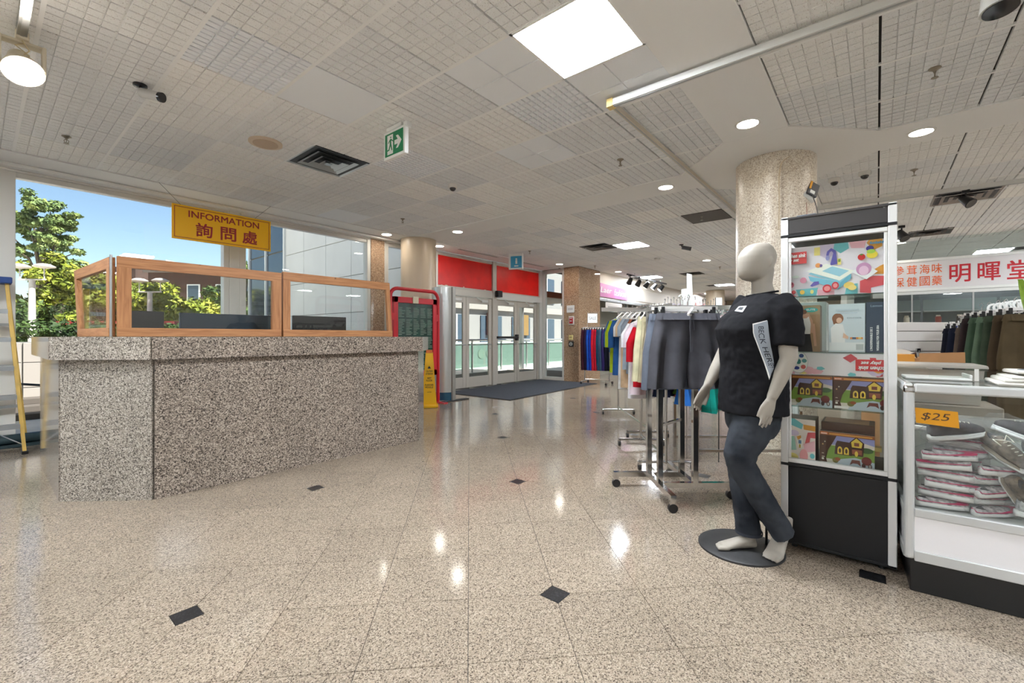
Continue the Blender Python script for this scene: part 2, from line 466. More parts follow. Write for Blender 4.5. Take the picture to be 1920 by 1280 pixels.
LEDP = [(2.474, 1.483), (8.76, 3.98), (13.85, 5.62), (17.66, 4.35), (20.85, 5.62), (14.48, -2.0), (8.76, -3.24), (2.474, -2.6), (-1.34, 1.483), (-1.34, 4.66), (17.66, -2.6), (11.3, 1.9), (11.3, -3.9), (-3.9, -2.6)]  # entries after the shop sign panel are unseen, added to light the hall
def near(c, L, e=.36): return any(abs(c[0] - a) < e and abs(c[1] - b) < e for a, b in L)
order = []
for c in cells:
    X, Y = c; d = X * CA + Y * SA; l = X * SA - Y * CA
    if near(c, SKIP, .2): continue
    if any(abs(X - a) < .318 and abs(Y - b) < .318 for a, b in LEDP[1:]): continue
    vis = d > .3 and abs(l / d) < 1.30 and (HORIZON - F_PX * (HC - EYE) / d) > -190 and not (X > 10.6 and Y > 6.3) and not (X > 12 and Y < .3)
    order.append((-(1 / d ** 3) if vis else 0, X, Y))
order.sort()
cst = MB()
for k, (s_, X, Y) in enumerate(order):
    kind = 'scored'
    for (a, b), kd in SPECIAL.items():
        if abs(X - a) < .1 and abs(Y - b) < .1: kind = kd
    if k < 296 and s_ < 0: link('ceiling_tile', ctile(kind), ceiling, (X, Y, HC))
    else:
        me = ctile('scored' if s_ < 0 else 'blank'); n0 = len(cst.v)
        cst.add([v.co[:] for v in me.vertices], [tuple(p.vertices) for p in me.polygons]); cst.xf(Matrix.Translation((X, Y, HC)), n0)
o = cst.build('ceiling_tiles', CEIL, ceiling, fixn=False); o['kind'] = 'stuff'
tb = MB(); tb.box(-.012, .012, -2.862, 2.862, -.003, .012); tme = tb.mesh('t_bar'); tme.materials.append(TEE)
for i in range(9):
    link('t_bar', tme, ceiling, (.252 + i * M_, 4.027, HC)); 
    if i > 2: link('t_bar', tme, ceiling, (.252 + i * M_, -2.242, HC))
for i in range(22):
    link('t_bar', tme, ceiling, (5.90 + i * M_, 4.027, HC)); link('t_bar', tme, ceiling, (5.90 + i * M_, -2.242, HC))
# plasterboard bands and the octagon that frames the column head
def band(name, x0, x1, y0, y1, z0=HC - .012):
    b = MB(); b.box(x0, x1, y0, y1, z0, HC + .021); return struct(b.build(name, DRYW))
band('trim_1', -6, 4.72, .62, 1.165); band('trim_2', 6.48, 26, .62, 1.165)
band('trim_3', 5.325, 5.90, 1.75, 6.889); band('trim_4', 5.325, 5.90, -6, .03)
band('trim_5', -6, 10.42, 6.889, 7.47)
b = MB(); b.prism([(4.69, 1.165), (5.31, 1.78), (5.91, 1.78), (6.51, 1.165), (6.51, .62), (5.91, 0), (5.31, 0), (4.69, .62)], HC - .013, HC + .021); struct(b.build('trim_6', DRYW))
b = MB(); b.box(-6.3, 26.3, -6.3, 7.75, HC + .11, HC + .4); struct(b.build('roof', mat((120, 118, 115), .9)))  # unseen slab, added to keep the sun out of the hall
# ---- walls around the hall
WALLP = mat((236, 232, 226), .7, 0, .2)
FRW = mat((222, 220, 214), .35)
b = MB(); b.box(-6.2, -6, -6.2, 7.7, -.06, HC + .1); struct(b.build('wall_left', WALLP))
b = MB(); b.box(-6, 26.2, -6.2, -6, -.06, HC + .1); struct(b.build('wall_back', WALLP))
b = MB(); b.box(26, 26.2, -6, 7.7, -.06, HC + .1); struct(b.build('wall_far', mat((206, 190, 168), .7)))
WY = 7.50
# window wall: granite piers, white frames, full-height panes
b = MB(); b.box(-.30, .13, WY, WY + .2, -.06, HC + .02); struct(b.build('wall_window', PIERG))
b = MB(); b.box(-6, -5.6, WY, WY + .2, -.06, HC + .02); struct(b.build('wall_corner', PIERG))
b = MB(); b.box(4.80, 5.10, WY - .06, WY + .2, -.06, HC + .02); struct(b.build('wall_pier', PIERG))
FRW = mat((222, 220, 214), .35)
def window(name, x0, x1, y, zt=3.02, p0=.10):
    w = group_empty(name, 'full-height window pane in a white frame', (x0, y, 0))
    for a, c in ((x0, x0 + p0), (x1 - .07, x1)):
        MB().rbox(a - x0, c - x0, -.05, .09, 0, HC - .01, .006).build('frame_post', FRW, w)
    MB().rbox(.02, x1 - x0 - .02, -.07, .09, zt + .045, HC - .013, .01).build('frame_head', FRW, w)
    MB().rbox(.02, x1 - x0 - .02, -.03, .07, zt - .01, zt + .05, .006).build('frame_lip', FRW, w)
    MB().rbox(.02, x1 - x0 - .02, -.05, .09, 0, .07, .006).build('frame_sill', FRW, w)
    MB().box(p0 - .01, x1 - x0 - .06, .015, .027, .07, zt).build('pane', GLASS, w)
    return w
window('window_1', .13, 2.41, WY, p0=.16)
window('window_9', -5.6, -2.95, WY); window('window_10', -2.95, -.30, WY)
b = MB(); b.rbox(2.41, 2.54, WY - .06, WY + .1, 0, HC - .01, .008); struct(b.build('trim_7', FRW))
window('window_2', 2.54, 4.80, WY)
window('window_3', 5.10, 6.35, WY)
# curtain of plasterboard above the windows with a shadow step
b = MB(); b.rbox(-6, 6.3, 7.30, 7.44, HC - .05, HC - .0125, .008); struct(b.build('trim_8', DRYW))
# round columns
def column(name, c, r, m, label):
    b = MB(); b.lathe([(r, 0), (r, HC - .0135)], (c[0], c[1], 0), 64); o = b.build(name, m, smooth=True); return struct(o, label)
column('column', (5.62, .87), .385, COLG, 'speckled granite round column behind the display tower')
column('column', (5.60, 7.02), .345, mat((205, 188, 165), .3, 0, .4), 'smooth cream round column beside the entrance')
# ---- entrance: two pairs of aluminium doors under red transoms
DOORA = mat((190, 184, 174), .35, .35)
DOORW = mat((206, 206, 202), .4, .2)
DY = 7.53
ent = group_empty('trim_9', 'aluminium entrance frame with two red panels above the doors', (6.4, DY, 0))
def eb(name, x0, x1, y0, y1, z0, z1, m, r=.006, par=ent): return MB().rbox(x0, x1, y0, y1, z0, z1, r).build(name, m, par, world=True)
eb('frame_post', 6.36, 6.50, DY - .06, DY + .1, 0, HC - .02, DOORW); eb('frame_post', 8.30, 8.44, DY - .07, DY + .1, 0, HC - .02, DOORA)
eb('frame_post', 10.21, 10.30, DY - .05, DY + .1, 0, 2.2, DOORA); eb('frame_post', 10.31, 10.46, DY - .06, DY + .1, 0, HC - .02, DOORW)
eb('header', 6.45, 8.32, DY - .05, DY + .1, 2.18, 2.33, DOORA); eb('header', 8.42, 10.34, DY - .09, DY + .1, 2.19, 2.34, DOORW)
eb('header', 6.45, 10.34, DY - .04, DY + .1, 3.05, HC - .0135, DOORW)
REDP = mat((240, 36, 30), .35, 0, .4, var=.12, vscale=2.0)
for x0, x1 in ((6.50, 8.34), (8.50, 10.34)):
    eb('red_panel', x0, x1, DY - .02, DY + .02, 2.37, 3.04, REDP, .003)
    eb('panel_rail', x0 - .02, x1 + .02, DY - .04, DY + .04, 2.33, 2.375, DOORA)
for k, x in enumerate((6.62, 6.74, 7.30, 8.02)):
    eb('torn_tape', x, x + .04 + .03 * (k % 2), DY - .026, DY - .021, 2.365, 2.385 + .006 * (k % 3), mat((228, 214, 190), .8), .0008)
def door(name, x0, x1, lab, hinge):
    d = group_empty(name, lab, (x0, DY, 0)); w = x1 - x0; st = .105
    def p(nm, a, c, y0, y1, z0, z1, m=DOORA, r=.005): return MB().rbox(a, c, y0, y1, z0, z1, r).build(nm, m, d)
    p('stile', .005, st, -.022, .022, .01, 2.16); p('stile', w - st, w - .005, -.022, .022, .01, 2.16)
    p('top_rail', st, w - st, -.02, .02, 2.02, 2.16); p('bottom_rail', st, w - st, -.02, .02, .01, .26)
    MB().box(st, w - st, -.004, .004, .26, 2.02).build('pane', GLASS, d)
    b = MB(); b.cyl((.06, -.075, 1.03), (w - .06, -.075, 1.03), .014); b.cyl((.07, -.075, 1.03), (.07, -.02, 1.03), .012); b.cyl((w - .07, -.075, 1.03), (w - .07, -.02, 1.03), .012)
    b.build('push_bar', ALU, d, smooth=True)
    b = MB(); b.rbox(w * .55, w * .8, -.07, -.02, 2.06, 2.12, .006); b.beam((w * .6, -.06, 2.09), (w * .3, -.12, 2.15), .03, .012); b.build('closer', DOORW, d)
    b = MB(); b.cyl((w - .05 if hinge else .05, -.03, .93), (w - .05 if hinge else .05, -.02, .93), .02); b.build('lock', ALU, d)
    return d
door('door_1', 6.50, 7.40, 'aluminium glass door partly behind the curved white pylon', 0)
door('door_2', 7.40, 8.30, 'aluminium glass door second from the left with bright push bar', 1)
d3 = door('door_3', 8.44, 9.32, 'aluminium glass door with a dark crash bar and black closer box', 0)
door('door_4', 9.32, 10.21, 'aluminium glass door nearest the granite pier', 1)
b = MB(); b.cyl((.04, -.09, 1.20), (.84, -.09, 1.20), .03); b.box(.03, .09, -.1, -.02, 1.17, 1.23); b.box(.79, .86, -.1, -.02, 1.12, 1.28); b.build('crash_bar', mat((70, 70, 72), .35, .7), d3, smooth=True)
b = MB(); b.rbox(8.36, 8.52, DY - .2, DY - .09, 2.22, 2.38, .008); b.build('closer_box', BLACK, ent, world=True)
# side light and polished granite pier right of the doors
SIDE = group_empty('window_4', 'narrow side light between entrance and granite pier', (10.45, 7.0, 0))
for y0, y1 in ((7.36, 7.46), (6.72, 6.78)): MB().rbox(10.42, 10.52, y0, y1, 0, 3.12, .005).build('frame_post', DOORW, SIDE, world=True)
MB().rbox(10.42, 10.52, 6.76, 7.40, 3.02, 3.12, .005).build('frame_head', DOORW, SIDE, world=True); MB().rbox(10.42, 10.52, 6.76, 7.40, 0, .08, .005).build('frame_sill', DOORW, SIDE, world=True)
MB().box(10.466, 10.474, 6.77, 7.37, .08, 3.02).build('pane', GLASS, SIDE, world=True)
b = MB(); b.box(10.44, 11.62, 6.26, 6.73, -.01, HC - .002); pier = struct(b.build('wall_entrance_pier', mat((90, 76, 64), .6)))
for z0, z1 in ((0, .72), (.724, 1.62), (1.624, 2.32), (2.324, 3.13)):
    MB().rbox(10.425, 10.44, 6.245, 6.732, z0, z1, .002, 1).build('granite_slab', PIERG, pier)
    for x0, x1 in ((10.44, 11.03), (11.034, 11.62)):
        MB().rbox(x0, x1, 6.245, 6.26, z0, z1, .002, 1).build('granite_slab', PIERG, pier)
# storefront row behind the pier
b = MB(); b.box(11.62, 26, 6.30, 6.55, 2.32, HC); sf = struct(b.build('wall_storefront', mat((216, 208, 196), .6)))
b = MB(); b.box(11.62, 26, 6.9, 7.0, 0, HC); struct(b.build('wall_storefront_rear', mat((150, 142, 132), .6)))
for i in range(7):
    x = 11.7 + i * 2.0
    MB().box(x + .03, x + 1.97, 6.40, 6.41, .1, 2.3).build('shop_pane', GLASS, sf)
    MB().rbox(x - .03, x + .03, 6.36, 6.44, 0, 2.32, .004).build('shop_mullion', ALU, sf)
b = MB(); b.rbox(11.62, 26, 6.27, 6.31, 2.28, 2.36, .004); b.build('sign_rail', ALU, sf)
# ================================================================== things on the ceiling
LEDM = emis((241, 248, 255), PANEL_POWER, 'led_panel_light')
TRACKM = emis((255, 246, 232), 5.0, 'track_spot_light')
SPOTM = emis((255, 246, 232), SPOT_POWER, 'downlight_light')
LED_LABELS = ['large square LED ceiling panel glowing near the top of the picture', 'square LED panel beside the dark air diffuser far down the hall',
  'LED panel above the pink shop sign', 'LED panel in the far ceiling above the white price card', 'farthest LED panel, low above the clothes racks',
  'LED panel glowing above the red lettered shop sign'] + ['unseen square LED ceiling panel added as fill light'] * 9
def led(i, c):
    h = .318 if i == 0 else .30
    t = thing('led_panel', LED_LABELS[i], 'ceiling light', (c[0], c[1], HC - .006), 0, 'LED ceiling panels')
    b = MB()
    for a, c2, d, e in ((-h, h, -h, -h + .018), (-h, h, h - .018, h), (-h, -h + .018, -h, h), (h - .018, h, -h, h)): b.box(a, c2, d, e, -.004, .02)
    b.build('frame', TEE, t)
    MB().box(-h + .018, h - .018, -h + .018, h - .018, .004, .01).build('diffuser', LEDM, t)
for i, c in enumerate(LEDP): led(i, c)
DL = [((4.402, .893), 'recessed round downlight in the white band left of the granite column'), ((5.612, -.318), 'recessed round downlight in the white band right of the granite column'),
      ((5.608, 2.081), 'recessed round downlight in the beam between both columns, nearer one'), ((5.581, 5.883), 'recessed round downlight where the beam reaches the cream column'),
      ((4.884, 7.056), 'recessed round downlight left of the cream column'), ((6.22, 7.106), 'recessed round downlight right of the cream column'),
      ((9.841, 6.484), 'recessed round downlight before the granite pier'), ((11.716, 3.307), 'recessed round downlight above the clothes racks, left of the mannequin head'),
      ((11.75, -.379), 'recessed round downlight right of the display tower'), ((12.1, 5.9), 'recessed round downlight over the pink shop sign')]
for c, lab in DL:
    z = HC - (.013 if c[0] < 7 else 0)
    t = thing('downlight', lab, 'ceiling light', (c[0], c[1], z), 0, 'recessed downlights')
    b = MB(); b.lathe([(.085, .004), (.105, 0), (.105, -.004), (.088, -.007), (.083, -.002)], n=32, cap=False); b.build('ring', WHITE, t, smooth=True)
    MB().lathe([(.084, .003), (.084, -.004)], n=32).build('lens', SPOTM, t)
# air diffusers
DARKA = mat((40, 44, 46), .5); DIFA = mat((205, 212, 214), .3, .6)
def diffuser(c, s, lab, m=DIFA):
    t = thing('air_diffuser', lab, 'air diffuser', (c[0], c[1], HC - .004), 0, 'square ceiling diffusers')
    MB().box(-s, s, -s, s, .004, .02).build('back_box', DARKA, t)
    for k, (a, z) in enumerate(((s, -.004), (s * .74, -.012), (s * .5, -.02), (s * .26, -.026))):
        w = s * .17 if k else s * .16
        lo = [(-a, -a, z), (a, -a, z), (a, a, z), (-a, a, z)]; i = a - w
        hi = [(-i, -i, z + .018 + .004 * k), (i, -i, z + .018 + .004 * k), (i, i, z + .018 + .004 * k), (-i, i, z + .018 + .004 * k)]
        b = MB(); b.add(lo + hi + [(x, y, q + .002) for x, y, q in lo + hi], [(j, (j + 1) % 4, 4 + (j + 1) % 4, 4 + j) for j in range(4)] + [(8 + j, 12 + j, 12 + (j + 1) % 4, 8 + (j + 1) % 4) for j in range(4)])
        b.build('vane', m, t)
    MB().box(-s * .1, s * .1, -s * .1, s * .1, -.024, -.02).build('vane', m, t)
diffuser((2.474, 4.66), .315, 'silver square air diffuser near the exit sign')
diffuser((8.62, -.93), .33, 'square air diffuser behind the white conduit on the right', mat((150, 142, 134), .5))
diffuser((8.5, 4.61), .30, 'dark air diffuser left of the far LED panel', mat((96, 90, 84), .5))
diffuser((13.9, 4.35), .30, 'dark air diffuser deep in the hall', mat((96, 90, 84), .5))
diffuser((11.2, -.75), .30, 'dark air diffuser over the shop with red lettering', mat((96, 90, 84), .5))
for x0, x1, lab in ((6.71, 7.99, 'long slot diffuser above the left entrance doors'), (8.89, 9.87, 'long slot diffuser above the right entrance doors')):
    t = thing('slot_diffuser', lab, 'air diffuser', (x0, 7.02, HC - .014), 0, 'slot diffusers at the entrance')
    MB().box(0, x1 - x0, -.045, .045, 0, .006).build('slot', DARKA, t)
    for y in (-.05, -.005, .04): MB().box(-.01, x1 - x0 + .01, y, y + .01, -.004, .004).build('rail', WHITE, t)
MB().box(-.31, .31, -.3, .3, 0, .012).build('dark_ceiling_panel', mat((96, 92, 86), .8), loc=(7.43, 2.10, HC - .013)); tag(bpy.data.objects['dark_ceiling_panel'], 'dark grey ceiling panel beside the spot lights at the column', 'ceiling panel')
# round speaker
t = thing('ceiling_speaker', 'beige round ceiling loudspeaker left of the silver diffuser', 'loudspeaker', (1.828, 4.665, HC - .001))
MB().lathe([(.150, 0), (.150, -.012), (.135, -.018), (.115, -.016)], n=36).build('rim', mat((214, 196, 172), .5), t, smooth=True)
MB().lathe([(.112, -.016), (.112, -.020)], n=36).build('grille', mat((196, 172, 146), .6, bump=.6, bscale=400), t)
# sprinklers
SPR = mat((150, 142, 128), .3, .9)
def sprinkler(c, lab, z=HC, s=1.0):
    t = thing('sprinkler', lab, 'sprinkler', (c[0], c[1], z), 0, 'fire sprinklers')
    MB().lathe([(.036, 0), (.036, -.004), (.02, -.012), (.012, -.02)], n=18).build('escutcheon', SPR, t, smooth=True)
    b = MB(); b.cyl((0, 0, -.015), (0, 0, -.034), .010, .007, 10); b.cyl((0, 0, -.034), (0, 0, -.062), .003, .003, 8)
    b.tube([(-.007, 0, -.03), (-.017, 0, -.042), (-.014, 0, -.055), (-.003, 0, -.064)], .003, 6); b.tube([(.007, 0, -.03), (.017, 0, -.042), (.014, 0, -.055), (.003, 0, -.064)], .003, 6)
    b.build('frame_arms', SPR, t, smooth=True)
    MB().lathe([(.005, -.062), (.02, -.066), (.021, -.069), (.004, -.07)], n=16).build('deflector', SPR, t)
for c, lab in (((.558, 6.0), 'sprinkler near the window, below the bullet camera'), ((4.451, 2.147), 'sprinkler left of the white rail'), ((4.431, 5.961), 'sprinkler above the wooden booth, near the cream column'),
               ((4.37, -.32), 'brass sprinkler at upper right, largest in view'), ((6.87, -.33), 'sprinkler above the display tower, behind the downlight'), ((7.35, 2.15), 'sprinkler over the dark grey ceiling panel'),
               ((7.9, 6.0), 'sprinkler in front of the red panels'), ((10.67, 5.89), 'sprinkler beside the granite pier'), ((13.02, 3.33), 'sprinkler left of the mannequin head')):
    sprinkler(c, lab)
# cameras
DCAM = mat((222, 220, 214), .35); DSM = mat((30, 30, 34), .08, 0, .8)
def dome(c, lab, s=1.0, z=HC):
    t = thing('dome_camera', lab, 'security camera', (c[0], c[1], z), 0, 'dome cameras')
    MB().lathe([(.06 * s, 0), (.06 * s, -.03 * s), (.052 * s, -.045 * s), (.046 * s, -.045 * s)], n=28).build('housing', DCAM, t, smooth=True)
    MB().sph((.0, 0, -.047 * s), (.04 * s, .04 * s, .036 * s), 18, 10).build('dome', DSM, t, smooth=True)
dome((3.839, 4.134), 'white dome camera right of the exit sign'); dome((6.65, .40), 'grey dome camera just right of the granite column'); dome((6.60, .11), 'grey dome camera above the display tower, right of its twin')
def bullet(c, rz, lab, L=.13, r=.028, m=None):
    t = thing('bullet_camera', lab, 'security camera', (c[0], c[1], HC - .002), rz, 'bullet cameras')
    b = MB(); b.lathe([(.045, 0), (.045, -.012), (.02, -.02)], n=20); b.tube([(0, 0, -.015), (.01, 0, -.045), (.035, 0, -.06)], .012, 8); b.build('bracket', DSM, t, smooth=True)
    b = MB(); b.cyl((.01, 0, -.06), (.01 + L, 0, -.10), r, r, 20); b.build('body', m or mat((190, 188, 184), .35), t, smooth=True)
    b = MB(); b.cyl((.01 + L, 0, -.10), (.03 + L, 0, -.105), r * 1.05, r * 1.05, 20); b.build('lens_hood', DSM, t, smooth=True)
bullet((.80, 4.33), -.95, 'grey bullet camera with black lens at upper left', .15, .034)
bullet((9.35, 3.14), -1.2, 'dark bullet camera in the far ceiling above the racks', .16, .04, DSM)
t = thing('smoke_detector', 'white round smoke detector in the far ceiling', 'smoke detector', (10.62, 4.15, HC))
MB().lathe([(.07, 0), (.07, -.02), (.05, -.05), (.02, -.055)], n=24).build('body', WHITE, t, smooth=True); MB().lathe([(.072, -.012), (.072, -.018)], n=24).build('vent_ring', mat((150, 148, 144), .6), t)
# green running-man exit sign, hung in the plane that faces the camera
GRN = mat((20, 130, 84), .4); SIGNW = mat((236, 238, 236), .4)
es = thing('exit_sign', 'green and white running man exit sign with arrow, hanging from the ceiling', 'exit sign', (2.44, 3.38, HC - .004), -PI / 2)
# local x runs to the right in the picture (world -Y), local y away from the camera
MB().rbox(-.11, .11, -.03, .05, -.03, 0, .005).build('canopy', SIGNW, es)
MB().rbox(-.158, .158, -.022, .022, -.285, -.032, .006).build('body', SIGNW, es)
MB().rbox(.12, .17, -.012, .045, -.05, .0, .004).build('bracket', SIGNW, es)
fx, fz, fw, fh = -.135, -.262, .27, .205
MB().rbox(fx, fx + fw, -.025, -.0215, fz, fz + fh, .001, 1).build('green_face', GRN, es)
def efp(nm, pts, m): return MB().add([(fx + a * fw, -.0256, fz + c * fh) for a, c in pts], [tuple(range(len(pts)))]).build(nm, m, es, fixn=False)
efp('white_door', [(.14, .06), (.46, .06), (.46, .92), (.14, .92)], SIGNW)
efp('arrow', [(.54, .40), (.72, .40), (.62, .22), (.74, .22), (.93, .50), (.74, .78), (.62, .78), (.72, .60), (.54, .60)], SIGNW)
mb = MB()
def man_poly(pts): mb.add([(fx + a * fw, -.0262, fz + c * fh) for a, c in pts], [tuple(range(len(pts)))])
man_poly([(.335 + .03 * math.cos(k * PI / 6), .80 + .04 * math.sin(k * PI / 6)) for k in range(12)])
man_poly([(.28, .72), (.36, .74), (.37, .50), (.28, .48)]); man_poly([(.36, .73), (.47, .62), (.46, .58), (.36, .66)]); man_poly([(.28, .71), (.18, .58), (.20, .55), (.29, .64)])
man_poly([(.30, .50), (.37, .50), (.43, .22), (.38, .20)]); man_poly([(.28, .50), (.34, .46), (.26, .24), (.12, .22), (.12, .28), (.22, .30)])
mb.build('running_man', GRN, es, fixn=False)
# blue accessibility sign over the doors
t = thing('blue_sign', 'small blue lit sign with a white figure above the entrance doors', 'sign', (7.97, 6.45, HC), -PI / 2 + .35)
MB().rbox(-.17, .17, -.03, .03, -.36, 0, .006).build('body', SIGNW, t); MB().rbox(-.12, .15, -.034, -.03, -.33, -.06, .002, 1).build('blue_face', mat((70, 170, 215), .3), t)
b = MB(); b.cyl((.02, -.036, -.13), (.02, -.034, -.13), .022, .022, 14); b.box(-.002, .042, -.036, -.034, -.24, -.155); b.box(-.03, .07, -.036, -.034, -.30, -.275); b.build('white_figure', SIGNW, t)
# conduits and rails
def rail(name, p0, p1, w, h, lab, m=WHITEM, cap=None):
    P0_, P1_ = Vector(p0), Vector(p1); t = thing(name, lab, 'conduit', p0)
    b = MB(); b.beam((0, 0, 0), P1_ - P0_, w, h); b.build('rail', m, t)
    b = MB(); b.beam((0, 0, -h * .52), (P1_ - P0_) - Vector((0, 0, h * .52)), w * .35, h * .1); b.build('slot', ALU, t)
    if cap:
        dd = (P1_ - P0_).normalized(); MB().beam(dd * -.03, dd * .02, w * 1.3, h * 1.3).build('end_cap', mat(cap, .5), t)
    n = 3
    for k in range(n):
        q = (P1_ - P0_) * ((k + .5) / n); MB().beam(q, q + Vector((0, 0, HC - .012 - p0[2])), .012, .012).build('clip', ALU, t)
    return t
rail('white_rail', (3.245, 1.64, HC - .055), (3.27, -3.2, HC - .055), .05, .05, 'white rail with a yellow end crossing the plasterboard band', WHITEM, (226, 200, 130))
rail('white_rail', (3.30, 1.645, HC - .05), (9.2, 1.62, HC - .05), .035, .035, 'dusty rail running from the yellow end to the granite column', mat((205, 196, 178), .5))
rail('white_rail', (7.76, .78, HC - .06), (8.1, -3.0, HC - .06), .05, .05, 'white rail behind the display tower')
rail('white_rail', (.175, -1.0, HC - .04), (.185, 4.10, HC - .04), .045, .04, 'aluminium light track at the upper left edge', ALU)
# spotlights on tracks
def spot(c, z, direction, lab, m, s=1.0, lit=True, group='track spotlights', face=None):
    t = thing('track_spotlight', lab, 'spotlight', (c[0], c[1], z), 0, group)
    d = Vector(direction).normalized()
    b = MB(); b.rbox(-.02 * s, .02 * s, -.03 * s, .03 * s, -.02, .02, .004); b.cyl((0, 0, -.01), (0, 0, -.07 * s), .008 * s, .008 * s, 10); b.build('stem', m, t)
    p = Vector((0, 0, -.09 * s)); b = MB(); a = d.orthogonal().normalized(); e = d.cross(a)
    b.loft([b.ring(p + d * k, a, e, r, r, 24) for k, r in ((-.06 * s, .02 * s), (-.05 * s, .034 * s), (.0, .042 * s), (.06 * s, .052 * s), (.07 * s, .053 * s))]); b.build('head', m, t, smooth=True)
    b = MB(); q = p + d * (.0705 * s); b.loft([b.ring(q, a, e, .046 * s, .046 * s, 24), b.ring(q + d * .004, a, e, .046 * s, .046 * s, 24)])
    b.build('lens', face or (TRACKM if lit else DSM), t)
    return t
# the big cream lamp at upper left
t = thing('track_spotlight', 'cream round track lamp with bright face at the upper left', 'spotlight', (.187, 4.13, HC - .045), 0, 'track spotlights')
CREAM = mat((216, 206, 184), .4)
b = MB(); b.rbox(-.03, .03, -.05, .05, -.03, .02, .006); b.build('track_adapter', CREAM, t)
d = Vector((.10, -.62, -.80)).normalized(); a = Vector((1, .15, 0)).normalized(); a = (a - d * a.dot(d)).normalized(); e = d.cross(a); p = Vector((-.0, .03, -.17))
b = MB(); b.rbox(-.105, -.085, -.03, .06, -.2, -.03, .005); b.rbox(.085, .105, -.03, .06, -.2, -.03, .005); b.rbox(-.105, .105, -.02, .05, -.045, -.028, .005); b.build('yoke', CREAM, t)
b = MB(); b.loft([b.ring(p + d * k, a, e, r, r, 32) for k, r in ((-.11, .03), (-.10, .05), (-.05, .06), (.0, .08), (.05, .096), (.06, .098))]); b.build('reflector', CREAM, t, smooth=True)
b = MB(); b.loft([b.ring(p + d * k, a, e, .090, .090, 32) for k in (.061, .066)]); b.build('lens', SPOTM, t)
b = MB(); b.tube([(0, -.02, -.03), (.03, -.04, -.09), (.0, -.03, -.13), (-.02, .02, -.16)], .004, 6); b.tube([(.02, 0, -.03), (-.03, -.04, -.08), (.03, -.04, -.12), (.0, .03, -.15)], .004, 6); b.build('wires', mat((206, 190, 150), .5), t, smooth=True)
spot((3.258, -.47), HC - .06, (-.12, -.05, -1), 'white spotlight with black mouth cut off by the top edge', WHITEM, 1.45, False)
for k in range(5):
    spot((12.3 + .62 * k, 5.62), HC - .12, (.5 - .25 * k, .7, -.9), 'black spotlight number %s from the left on the track before the pink sign' % ['one', 'two', 'three', 'four', 'five'][k], BLACKM, 1.6, True)
rail('light_track', (12.1, 5.62, HC - .10), (15.2, 5.62, HC - .10), .04, .04, 'black light track before the pink shop sign', BLACKM)
spot((8.05, 1.63), HC - .07, (-.2, .4, -.9), 'small white spotlight left of the granite column, nearer one', WHITEM, 1.1, True); spot((8.6, 1.63), HC - .07, (-.3, -.4, -.9), 'small white spotlight left of the granite column, farther one', WHITEM, 1.1, True)
spot((7.907, -.86), HC - .10, (-.5, -.5, -.7), 'black spotlight hanging over the right diffuser', BLACKM, 1.2, False); spot((10.2, -.33), HC - .02, (-.5, -.4, -.8), 'black spotlight right of the display tower top', BLACKM, 1.5, False)
spot((13.2, 2.55), HC - .02, (-.3, -.5, -.7), 'dark pair lamp behind the mannequin head, left', BLACKM, 1.4, True); spot((13.4, 2.15), HC - .02, (.3, -.5, -.7), 'dark pair lamp behind the mannequin head, right', BLACKM, 1.4, True)
# ================================================================== information desk and the left side
desk = thing('information_desk', 'granite faced information desk with chamfered corners and thick top', 'desk', (2.08, 4.9, 0))
outline = [(.416, 6.15), (.416, 4.672), (.855, 4.195), (3.30, 4.175), (3.75, 4.63), (3.75, 6.15), (3.45, 6.15), (3.45, 4.75), (3.18, 4.47), (.98, 4.49), (.70, 4.80), (.70, 6.15)]
MB().prism([(x, y) for x, y in outline], .0, 1.05).build('carcass', mat((70, 66, 62), .6), desk, world=True)
def slab(p0, p1, z0, z1, m, t=.022, nm='granite_panel', gap=.001):
    p0, p1 = Vector((*p0, 0)), Vector((*p1, 0)); d = (p1 - p0).normalized(); n = Vector((d.y, -d.x, 0))
    a = p0 + d * gap; c = p1 - d * gap
    poly = [(a.x, a.y), (c.x, c.y), (c.x + n.x * t, c.y + n.y * t), (a.x + n.x * t, a.y + n.y * t)]
    return MB().prism(poly, z0 + gap, z1 - gap).build(nm, m, desk, world=True)
slab((.416, 6.15), (.416, 5.41), 0, 1.05, DESKG2); slab((.416, 5.41), (.416, 4.672), 0, 1.05, DESKG2)
slab((.416, 4.672), (.855, 4.195), 0, 1.05, DESKG2)
xs = [.855, 1.25, 1.675, 2.07, 2.48, 2.89, 3.30]
for k in range(6): slab((xs[k], 4.195 - .02 * k / 6), (xs[k + 1], 4.195 - .02 * (k + 1) / 6), 0, 1.05, DESKG)
slab((3.30, 4.175), (3.75, 4.63), 0, 1.05, DESKG); slab((3.75, 4.63), (3.75, 6.15), 0, 1.05, DESKG)
top = [(.352, 6.2), (.352, 4.645), (.828, 4.13), (3.328, 4.11), (3.815, 4.603), (3.815, 6.2), (3.40, 6.2), (3.40, 4.78), (3.16, 4.55), (1.0, 4.57), (.76, 4.83), (.76, 6.2)]
MB().prism(top, 1.052, 1.216).build('core', mat((80, 74, 68), .5), desk, world=True)
def edge(p0, p1, m): slab(p0, p1, 1.05, 1.218, m, .012, 'edge_slab')
edge((.352, 6.2), (.352, 4.645), DESKG2); edge((.352, 4.645), (.60, 4.377), DESKG2); edge((.60, 4.377), (.828, 4.13), DESKG2)
xe = [.828, 1.28, 1.75, 2.27, 2.80, 3.328]
for k in range(5): edge((xe[k], 4.13 - .02 * k / 5), (xe[k + 1], 4.13 - .02 * (k + 1) / 5), DESKG)
edge((3.328, 4.11), (3.815, 4.603), DESKG2); edge((3.815, 4.603), (3.815, 6.2), DESKG2)
MB().prism(top, 1.2165, 1.219).build('top_face', DESKG, desk, world=True)
